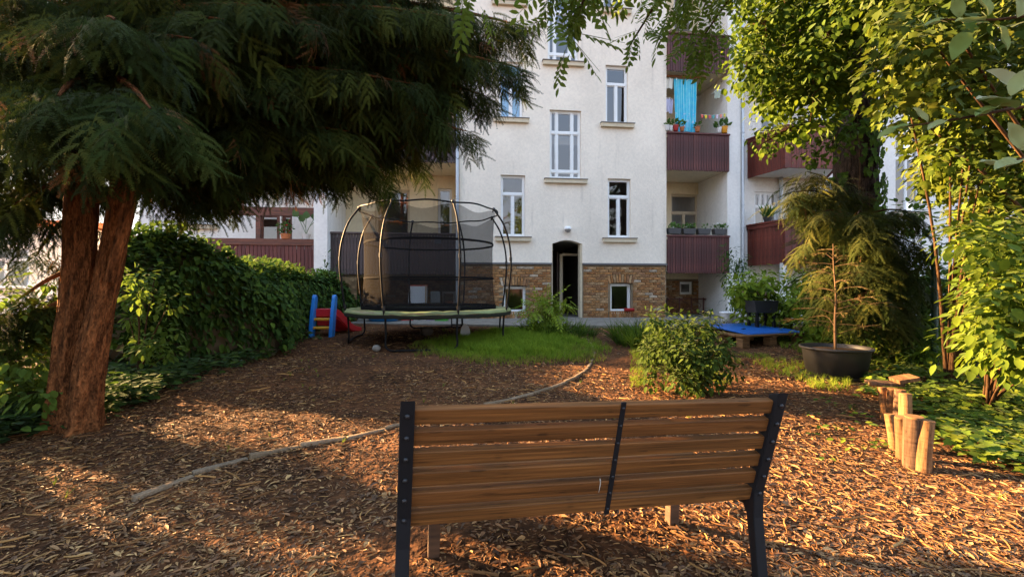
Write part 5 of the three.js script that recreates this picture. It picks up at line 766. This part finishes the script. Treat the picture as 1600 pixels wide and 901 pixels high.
// small shrubs in the middle
{
  let g = G(856, 521), b = new V3(g.x, g.y, -g.d); shrub('feathery_shrub', 'small feathery yellow-green shrub in front of the cellar door', b, ell(44, P(858, 482, g.d), { x: 0.56, y: 0.42, z: 0.45 }, 0.2), { leaf: leafPinnate, n: 4, r: 0.12, size: 0.34, cols: [[0.24, 0.33, 0.03], [0.30, 0.36, 0.035], [0.17, 0.26, 0.025]], droop: 0.45, stems: 9, stemR: 0.012, mat: LM.thin });
  g = G(1078, 612); b = new V3(g.x, g.y, -g.d); shrub('round_bush', 'dense round green bush behind the bench back', b, [...ell(62, P(1064, 556, g.d), { x: 0.5, y: 0.34, z: 0.48 }, 0.3), ...zone(9, [1015, 1115], [498, 522], [g.d - 0.3, g.d + 0.3]), ...zone(6, [1100, 1145], [540, 575], [g.d - 0.3, g.d + 0.2])], { n: 60, r: 0.15, size: 0.062, cols: green.mid.map(c => c.map(v => v * 0.8)), stems: 12, leaf: leafOvate });
  const lily = (name, label, px, py, n, r, s, cols) => { const q = G(px, py), o = thing(name, label, 'plant', [q.x, q.y, -q.d]), l = []; for (let i = 0; i < n; i++) { const a = R(0, 6.28), f = Math.sqrt(rnd()) * r, x = Math.cos(a) * f, z = Math.sin(a) * f; l.push({ p: new V3(x, gy(q.x + x, q.d - z) - q.y - 0.01, z), t: new V3(Math.cos(a) * 0.5 + gauss() * 0.4, 1, Math.sin(a) * 0.5 + gauss() * 0.4), n: new V3(-Math.cos(a), 0.4, -Math.sin(a)), s: s * R(0.6, 1.2), c: vary(cols, 0.25) }); } instances('blades', tuftGeo, LM.thin, l, o); mesh('root_crown', cyl(r * 0.4, r * 0.2, 0.05, 0, -0.02, 0, 10), M.soilPot, o); };
  lily('grass_clump', 'arching yellow-green grass clump right of the path to the door', 1003, 541, 90, 0.42, 0.5, green.lime); lily('grass_clump', 'long-bladed grass clump at the foot of the feathery shrub', 868, 522, 110, 0.65, 0.34, green.lime); lily('grass_clump', 'low grass clump behind the round bush near the paving', 1120, 520, 90, 0.75, 0.28, green.mid); lily('grass_clump', 'small grass clump beside the kerb end on the paving edge', 905, 527, 40, 0.3, 0.3, green.mid);
  const tall = G(1060, 530); shrub('tall_weed', 'thin tall weed with whorled leaves rising behind the round bush', new V3(tall.x, tall.y, -tall.d), [P(1078, 488, tall.d), P(1112, 484, tall.d), P(1062, 500, tall.d), P(1100, 498, tall.d), P(1046, 508, tall.d)], { leaf: leafLance, n: 9, r: 0.06, size: 0.16, cols: green.mid, stems: 5, stemR: 0.007, category: 'weed' });
}
// hedge and planter on the right, in front of the neighbouring house
{
  const hb = gp(5.6, 9.6); shrub('garden_hedge', 'bright green bushy hedge in front of the wooden balconies', hb, [...zone(90, [1150, 1320], [415, 505], [9.0, 10.2], (x, y) => y > 440 - (x - 1150) * 0.12), ...zone(60, [1240, 1420], [430, 545], [7.4, 9.0])], { n: 46, r: 0.26, size: 0.12, cols: [[0.22, 0.31, 0.025], [0.27, 0.34, 0.03], [0.14, 0.22, 0.02], [0.10, 0.17, 0.018]], stems: 14, leaf: leafOvate, droop: 0.6 });
  const wv = toWorld(U(1150, 0.5), 0, 0.5); shrub('climbing_plant', 'dark climber growing up the white wall beside the right balcony', new V3(wv.x, 0.42, wv.z), zone(22, [1128, 1172], [385, 490], [12.4, 12.9]), { n: 34, r: 0.24, size: 0.12, cols: green.hedge, leaf: leafLance, stems: 6 });
  const wl = toWorld(U(521, 0.35), 0, 0.35); shrub('climbing_plant', 'thin climber beside the white party wall at the hedge end', new V3(wl.x, 0.42, wl.z), zone(14, [506, 532], [395, 490], [11.2, 11.7]), { n: 26, r: 0.15, size: 0.10, cols: green.hedge, leaf: leafLance, stems: 4 });
  const q = P(1190, 505, 9.0), t = thing('planter_stand', 'black box planter on legs with green plants by the hedge', 'planter', [q.x, gy(q.x, 9), q.z], 0.15); const H = EYE - (470 - 450.5) / F * 9 - gy(q.x, 9);
  mesh('box_body', uvm(extr(shapeOf([[-0.22, 0], [0.22, 0], [0.25, 0.22], [-0.25, 0.22]]), 0.3, { bevelEnabled: true, bevelSize: 0.008, bevelThickness: 0.008 }).translate(0, H - 0.22, -0.15)), M.darkPlastic, t); for (const [x, z] of [[-0.18, 0.12], [0.18, 0.12], [-0.18, -0.12], [0.18, -0.12]]) mesh('leg', rb(0.05, H - 0.2, 0.05, 0.006, x, (H - 0.2) / 2, z), M.black, t);
  const it = []; for (let i = 0; i < 150; i++) it.push({ p: new V3(R(-0.25, 0.25), H + R(0, 0.22), R(-0.15, 0.15)), t: new V3(gauss(), R(0, 1), gauss()), n: new V3(gauss(), 0.8, 0.4), s: R(0.08, 0.17), c: rnd() < 0.04 ? lin(0.7, 0.45, 0.35) : vary(green.lime) }); instances('leaves', leafOvate, LM.soft, it, t);
  const wq = P(1138, 500, 10.8), wp = thing('white_pot', 'white pot on the paving at the end of the hedge', 'pot', [wq.x, 0.425, wq.z]); mesh('pot_body', lathe([[0, 0], [0.13, 0], [0.18, 0.26], [0.195, 0.265], [0.195, 0.30], [0.17, 0.3], [0.16, 0.25], [0, 0.24]], 24), std(lin(0.75, 0.75, 0.76), 0.5), wp); mesh('soil', lathe([[0, 0.25], [0.165, 0.25]], 16), M.soilPot, wp);
  const gq = P(1166, 512, 9.3), wg = thing('grey_pot', 'small grey pot standing left of the planter legs', 'pot', [gq.x, gy(gq.x, 9.3), gq.z]); mesh('pot_body', lathe([[0, 0], [0.07, 0], [0.10, 0.18], [0.105, 0.19], [0.09, 0.19], [0.085, 0.16], [0, 0.155]], 18), std(lin(0.12, 0.12, 0.12), 0.7), wg); mesh('soil', lathe([[0, 0.165], [0.085, 0.165]], 14), M.soilPot, wg);
  // low fence in the right-hand cellar yard
  const yf = bthing('yard_railing', 'low red-brown railing with diamond bars in the cellar yard', 'railing', U(1043, -1.2), 0.02, -1.2); const yl = U(1118, -1.2) - U(1043, -1.2), ym = std(lin(0.10, 0.025, 0.02), 0.6); mesh('top_rail', rb(yl, 0.035, 0.03, 0.005, yl / 2, 0.52, 0), ym, yf); mesh('bottom_rail', rb(yl, 0.03, 0.03, 0.005, yl / 2, 0.08, 0), ym, yf); for (let i = 0; i <= 4; i++) mesh('upright', bx(0.03, 0.56, 0.03, yl * i / 4, 0.28, -0.004), ym, yf); for (let i = 0; i < 4; i++) mesh('diagonal', [tube([[yl * i / 4 + 0.02, 0.1, 0], [yl * (i + 0.8) / 4, 0.3, 0], [yl * i / 4 + 0.02, 0.5, 0]], 0.01, 12, 5)], ym, yf);
}
// right-hand conifer (soft olive needles) before the big trunk
{
  const q = P(1352, 520, 7.0), b = new V3(q.x, gy(q.x, 7), q.z), T = thing('olive_conifer', 'soft olive-green conifer with hanging sprays before the thick trunk', 'tree', [b.x, b.y, b.z]), L = v => v.clone().sub(b), out = [[], [], []];
  mesh('trunk', limb([[0, -0.05, 0], [0.02, 1.2, 0], [-0.02, 2.2, 0.02], [0.0, 2.6, 0]], 0.08, 0.02, { seg: 20, rs: 10, wob: 0.15 }), greyBark, T);
  const o = { bark: twigBark, step: 0.10, from: 0.12, droop: 0.7, size: 0.38, side: 0.45, cols: [[0.034, 0.054, 0.010], [0.05, 0.064, 0.012], [0.075, 0.08, 0.014], [0.026, 0.044, 0.010]] };
  for (const [y, px, py, d] of [[2.5, 1262, 268, 6.6], [2.5, 1240, 300, 6.4], [2.2, 1285, 330, 6.2], [2.0, 1270, 375, 6.4], [1.8, 1290, 420, 6.3], [1.5, 1300, 455, 6.2], [2.4, 1420, 330, 6.3], [2.1, 1430, 380, 6.4], [1.8, 1420, 430, 6.2], [1.5, 1420, 470, 6.3], [2.3, 1340, 335, 6.0], [2.1, 1350, 360, 5.9], [1.8, 1345, 410, 5.9], [1.5, 1360, 460, 5.9], [1.2, 1330, 480, 6.1], [1.2, 1400, 500, 6.1], [2.3, 1310, 350, 6.5], [1.9, 1385, 400, 6.3]]) coniferBranch(T, bend(b.clone().setY(b.y + y * 0.92), P(px, py, d), 0.07).map(L), 0.018, o, out);
  out.forEach((l, i) => instances('foliage', twigs[i], leafMat(0.3), l, T));
}
// thick-trunked tree on the right; broad leaves hang over the neighbouring house
function leafTree(name, label, base, trunkPts, r0, r1, boughs, o) {
  const T = thing(name, label, 'tree', [base.x, base.y, base.z]), L = v => v.clone().sub(base), list = [], list2 = [];
  mesh('trunk', limb(trunkPts.map(L), r0, r1, { seg: 50, rs: 24, wob: 0.16, flare: 0.3, s: o.s ?? 2 }), o.bark ?? greyBark, T);
  for (const [a, e, n, spread] of boughs) {
    const pts = bend(a, e, o.arch ?? 0.06).map(L), c = new THREE.CatmullRomCurve3(pts); mesh('bough', limb(pts, o.boughR ?? 0.04, 0.006, { seg: 18, rs: 8, wob: 0.12, s: n }), o.boughMat ?? twigBark, T);
    for (let i = 0; i < n; i++) {
      const t = (o.from ?? 0.3) + (1 - (o.from ?? 0.3)) * rnd(), p = c.getPoint(t), q = p.clone().add(new V3(gauss(), gauss() * 0.8 - 0.12, gauss()).multiplyScalar(spread)); if (o.keep && !o.keep(q.clone().add(base))) continue;
      if (i % 3 === 0) mesh('twig', limb([p, p.clone().lerp(q, 0.5).add(new V3(0, 0.03, 0)), q], 0.008, 0.002, { seg: 5, rs: 5 }), o.boughMat ?? twigBark, T);
      clumpLeaves(list, q, o.clump, o.per, o);
    }
  }
  instances('foliage', o.leaf, o.mat ?? LM.thin, list, T); return T;
}
{
  const d = 8.2, b = gp((1338 - 800) / F * d, d), top = py => P(1338, py, d);
  const boughs = [[top(60), P(1180, 40, 5.6), 60, 0.34], [top(100), P(1165, 110, 5.8), 55, 0.32], [top(140), P(1200, 150, 6.0), 36, 0.28], [top(200), P(1190, 225, 6.4), 12, 0.22], [top(0), P(1200, -40, 5.4), 60, 0.4], [top(40), P(1290, 60, 5.2), 60, 0.36], [top(120), P(1270, 150, 5.6), 55, 0.34], [top(-60), P(1330, -40, 5.0), 60, 0.4], [top(20), P(1430, 20, 5.4), 60, 0.4], [top(40), P(1490, 70, 6), 60, 0.4], [top(-60), P(1500, -20, 5), 70, 0.45], [top(180), P(1300, 230, 6.6), 12, 0.25]];
  leafTree('linden_tree', 'thick furrowed tree on the right with broad leaves over the neighbouring house', b, [b.clone().setY(b.y - 0.1), top(400), top(200), P(1336, 0, d), P(1340, -400, d), P(1330, -900, d)], 0.40, 0.2, boughs, { leaf: leafRound, clump: 0.25, per: 34, size: 0.08, cols: green.lime.concat(green.mid), droop: 0.6, boughR: 0.06, s: 3 });
  const iv = []; for (let i = 0; i < 900; i++) { const a = R(1.2, 4.4), y = R(0.3, 4.6), px = b.x + Math.cos(a + Math.PI / 2) * 0.40 * (1 + R(0, 0.2)), pz = b.z + Math.abs(Math.sin(a + Math.PI / 2)) * 0.38; if (n3(a * 2, y * 1.5, 71) < 0.47) continue; iv.push({ p: new V3(px - b.x, y, pz - b.z), t: new V3(gauss() * 0.4, -0.8, gauss() * 0.3), n: new V3((px - b.x) * 2, 0.3, 1), s: R(0.08, 0.15), c: vary(green.mid) }); }
  const ivy = thing('trunk_ivy', 'ivy climbing up the thick trunk on the right', 'ivy', [b.x, b.y, b.z]); instances('leaves', leafIvy, LM.dull, iv, ivy); mesh('vine', limb([[-0.3, 0, 0.28], [-0.26, 1.5, 0.30], [-0.18, 3, 0.33], [-0.2, 4.4, 0.26]], 0.02, 0.006, { seg: 20, rs: 6, wob: 0.2 }), twigBark, ivy);
}
{
  // ash tree standing behind the bench to the right of the camera; only its hanging boughs are in view
  const b = gp(2.9, -2.6), top = y => new V3(2.9 - 0.1 * y, y, 2.6 - 0.25 * y);
  const boughs = [[top(4.2), P(880, 60, 3.3), 26, 0.16], [top(4.4), P(868, -20, 3.6), 22, 0.2], [top(4.0), P(985, 70, 3.6), 16, 0.10], [top(4.2), P(1050, 30, 3.8), 26, 0.20], [top(4.3), P(1110, 10, 4.0), 30, 0.24], [top(4.6), P(730, -10, 3.4), 12, 0.12], [top(3.8), P(1090, 70, 4.1), 16, 0.16], [top(4.8), P(960, -50, 4.2), 30, 0.3], [top(5), P(1150, -70, 3.6), 30, 0.35], [top(4.6), new V3(1.5, 5.2, 4.6), 40, 0.6], [top(5), new V3(4.8, 5.8, 3.8), 40, 0.6], [top(5.5), new V3(2.2, 7.2, 1.0), 50, 0.7], [top(5.2), new V3(4.2, 6.2, -0.5), 40, 0.6]];
  leafTree('ash_tree', 'ash boughs with feathery leaves hanging from the top of the view', b, [b.clone().setY(b.y - 0.1), top(1.5), top(3), top(4.6), top(6.4)], 0.2, 0.08, boughs, { leaf: leafPinnate, clump: 0.10, per: 4, size: 0.27, cols: [[0.13, 0.20, 0.026], [0.17, 0.24, 0.03], [0.09, 0.15, 0.024]], droop: 0.7, from: 0.55, boughR: 0.04, s: 8, keep: p => { const d = -p.z; if (d < 0.5) return true; const px = 800 + p.x / d * F, py = 450.5 - (p.y - EYE) / d * F; return py < 120 && (px < 935 || px > 955) && (px > 700) && (py < 85 || px < 930 || px > 985) && !(px < 830 && py > 45); } });
}
// right-hand thicket: tall leafy shrubs, a creeper on the fence, big-leaved branch close by
{
  const post = (() => { const g = G(1461, 571), o = thing('fence_post', 'slim dark green metal post among the bushes on the right', 'post', [g.x, g.y, -g.d]); mesh('pole', cyl(0.04, 0.04, 1.72, 0, -0.05, 0, 14), std(lin(0.008, 0.05, 0.035), 0.4), o); mesh('cap', new THREE.SphereGeometry(0.042, 12, 6, 0, 6.3, 0, 1.57).translate(0, 1.67, 0), std(lin(0.008, 0.05, 0.035), 0.4), o); })();
  shrub('hazel_shrub', 'sunlit hazel with layered yellow-green leaves at the right edge', gp(4.6, 4.4), zone(140, [1515, 1670], [360, 590], [3.6, 4.9], (x, y) => y < 540 + (x - 1500) * 0.3), { n: 44, r: 0.26, size: 0.095, cols: green.lime, leaf: leafOvate, mat: LM.thin, stems: 16, droop: 0.55 });
  shrub('tall_shrub', 'tall olive-green shrub filling the upper right behind the hazel', gp(5.2, 5.4), zone(210, [1395, 1680], [110, 400], [4.6, 6.2], (x, y) => y < 200 || (x > 1440 && y < 300) || x > 1500), { n: 42, r: 0.3, size: 0.088, cols: green.olive.concat(green.lime), leaf: leafMaple, mat: LM.thin, stems: 18, droop: 0.7, stemR: 0.022 });
  shrub('upper_thicket', 'leafy tree top in the upper right corner above the big leaves', gp(6.4, 4.6), zone(260, [1360, 1740], [-190, 140], [3.6, 6]), { n: 40, r: 0.32, size: 0.088, cols: green.mid.concat(green.olive), leaf: leafMaple, mat: LM.thin, stems: 12, droop: 0.7, stemR: 0.03, category: 'tree' });
  shrub('fence_creeper', 'dark creeper on the fence behind the green post', gp(7.2, 7.4), zone(110, [1390, 1660], [420, 590], [6.7, 7.8], (x, y) => y < 580), { n: 30, r: 0.3, size: 0.13, cols: green.mid, leaf: leafIvy, mat: LM.dull, stems: 12 });
  shrub('low_bramble', 'low yellow-green bramble behind the black tub', gp(5.0, 6.6), zone(60, [1330, 1460], [500, 580], [6.0, 7.0]), { n: 26, r: 0.2, size: 0.10, cols: green.lime, leaf: leafOvate, stems: 9 });
  shrub('far_thicket', 'far green bushes in the gap right of the thick trunk', gp(9.5, 10), zone(90, [1380, 1700], [330, 520], [9, 11]), { n: 30, r: 0.4, size: 0.16, cols: green.mid, leaf: leafOvate, stems: 8 });
  // big-leaved branch near the camera, every leaf its own mesh
  const d = 1.9, m = lin(0.30, 0.32, 0.14), base = gp(3.4, 1.3), o = thing('magnolia', 'branches with large pale green leaves close by at the upper right', 'tree', [base.x, base.y, base.z]), Lm = v => v.clone().sub(base);
  mesh('trunk', limb([base.clone().setY(base.y - 0.05), new V3(3.3, 1.2, -1.4), new V3(3.0, 2.2, -1.6), new V3(2.7, 3.2, -1.7)].map(Lm), 0.05, 0.02, { seg: 16, rs: 9, wob: 0.1 }), twigBark, o);
  const shoots = [[[3.05, 2.1, -1.6], [1610, 165, 1.95], [1500, 185, 1.9], [1400, 200, 1.95]], [[2.95, 2.35, -1.6], [1620, 22, 1.8], [1560, 30, 1.8], [1470, 30, 1.9]], [[3.1, 1.9, -1.6], [1640, 240, 1.9], [1590, 250, 1.85], [1560, 262, 1.9]]];
  for (const [a, ...r] of shoots) mesh('shoot', limb([new V3(...a), ...r.map(q => P(...q))].map(Lm), 0.009, 0.003, { seg: 16, rs: 6 }), twigBark, o);
  const big = bladeGeo(0.5, { segs: 14, peak: 0.48, fold: 0.3, curl: 0.28, wave: 0.035, serr: 0.03 }), lm = [[0.26, 0.32, 0.10], [0.34, 0.38, 0.16], [0.18, 0.25, 0.06], [0.42, 0.43, 0.24]].map(c => { const q = leafMat(0.35, 0.75); q.color = lin(...c); return q; });
  for (const [px, py, dd, s, tx, ty, tz, nx, ny, nz] of [[1545, 25, 1.8, 0.115, -0.2, 0.9, 0.1, 0.3, 0.1, 1], [1590, 28, 1.78, 0.13, 0.3, 1, 0.2, -0.2, 0.2, 1], [1540, 32, 1.8, 0.11, -1, 0.15, 0.2, 0.1, 0.9, 0.5], [1510, 50, 1.85, 0.11, -0.5, -0.7, 0.2, -0.4, 0.5, 0.8], [1560, 40, 1.8, 0.09, 0.4, -0.8, 0.2, 0.2, 0.4, 1], [1588, 170, 1.9, 0.15, -1, 0.42, 0.2, -0.5, 0.8, 0.3], [1575, 160, 1.9, 0.14, -1, 0.25, 0.3, 0.2, 0.9, 0.4], [1560, 168, 1.88, 0.12, -0.9, -0.1, 0.3, 0.1, 1, 0.2], [1600, 140, 1.95, 0.14, -0.8, 0.6, 0.1, -0.6, 0.5, 0.4], [1580, 150, 1.9, 0.12, 0.4, 0.9, 0.2, -0.6, 0.3, 0.6], [1530, 182, 1.9, 0.09, -0.7, 0.3, 0.3, 0, 1, 0.3], [1500, 186, 1.9, 0.09, -0.6, 0.5, 0.2, -0.2, 0.8, 0.5], [1480, 188, 1.9, 0.085, -0.9, -0.2, 0.2, 0.1, 1, 0.3], [1450, 192, 1.92, 0.08, -0.6, 0.6, 0.3, -0.4, 0.6, 0.6], [1425, 196, 1.94, 0.08, -1, 0, 0.2, 0, 1, 0.4], [1405, 199, 1.95, 0.085, -1, -0.3, 0.1, 0.2, 0.9, 0.5], [1595, 250, 1.85, 0.12, -1, -0.1, 0.3, 0, 0.9, 0.4], [1570, 258, 1.9, 0.10, -0.9, 0.3, 0.2, -0.3, 0.8, 0.4], [1600, 235, 1.85, 0.11, -0.5, 0.8, 0.2, -0.5, 0.4, 0.7], [1480, 30, 1.9, 0.09, -1, -0.1, 0.2, 0, 0.9, 0.5], [1500, 28, 1.88, 0.08, -0.4, 0.8, 0.3, -0.4, 0.3, 0.8]]) {
    const l = mesh('leaf', big, pick(lm), o), y = new V3(tx, ty, tz).normalize(), x = new V3().crossVectors(y, new V3(nx, ny, nz)).normalize(), z = new V3().crossVectors(x, y); l.position.copy(Lm(P(px, py, dd))); l.quaternion.setFromRotationMatrix(new THREE.Matrix4().makeBasis(x, y, z)); l.scale.setScalar(s * 1.15); l.scale.x *= R(0.8, 1.15);
  }
}
// trees behind the camera, mirrored in the window panes
{
  for (const [x, z, h, r, i] of [[-5.5, 9, 9, 2.6, 0], [1.5, 12, 10, 3.0, 1], [8, 10, 9.5, 2.8, 2]]) {
    const b = new V3(x, 0, z), top = y => new V3(x + 0.05 * y, y, z), bo = []; for (let k = 0; k < 12; k++) { const a = k * 2.4, y = h * (0.35 + 0.55 * k / 12), l = r * (1 - 0.3 * k / 12); bo.push([top(y), new V3(x + Math.cos(a) * l, y + 0.9, z + Math.sin(a) * l), 22, 0.75]); }
    leafTree('garden_tree', ['garden tree behind the camera on the left', 'garden tree straight behind the camera', 'garden tree behind the camera on the right'][i], b, [top(-0.1), top(2), top(5), top(h)], 0.22, 0.06, bo, { leaf: leafOvate, clump: 0.5, per: 24, size: 0.24, cols: green.mid, droop: 0.5, s: i + 11 });
  }
  // pale house and greenery far to the left beyond the wire fence
  const h = thing('far_house', 'low pale house far beyond the wire fence on the left', 'building', [-19, 0.3, -15], 0.5); mesh('wall', wall(-4, 4, -0.3, 3.2, 0, 0.3, [{ u0: -2.5, u1: -1.3, v0: 1, v1: 2.4 }, { u0: 1, u1: 2.2, v0: 1, v1: 2.4 }]), M.whiteWall, h); mesh('wall', [b2(-4, -3.7, -0.3, 3.2, -5, -0.3), b2(3.7, 4, -0.3, 3.2, -5, -0.3), b2(-4, 4, -0.3, 3.2, -5.3, -5)], M.whiteWall, h); mesh('roof', [b2(-4.3, 4.3, 3.2, 3.4, -5.6, 0.3)], M.terracotta, h); win(h, { u0: -2.5, u1: -1.3, v0: 1, v1: 2.4, w: 0 }, {}); win(h, { u0: 1, u1: 2.2, v0: 1, v1: 2.4, w: 0 }, {});
}
renderer.render(scene, camera);
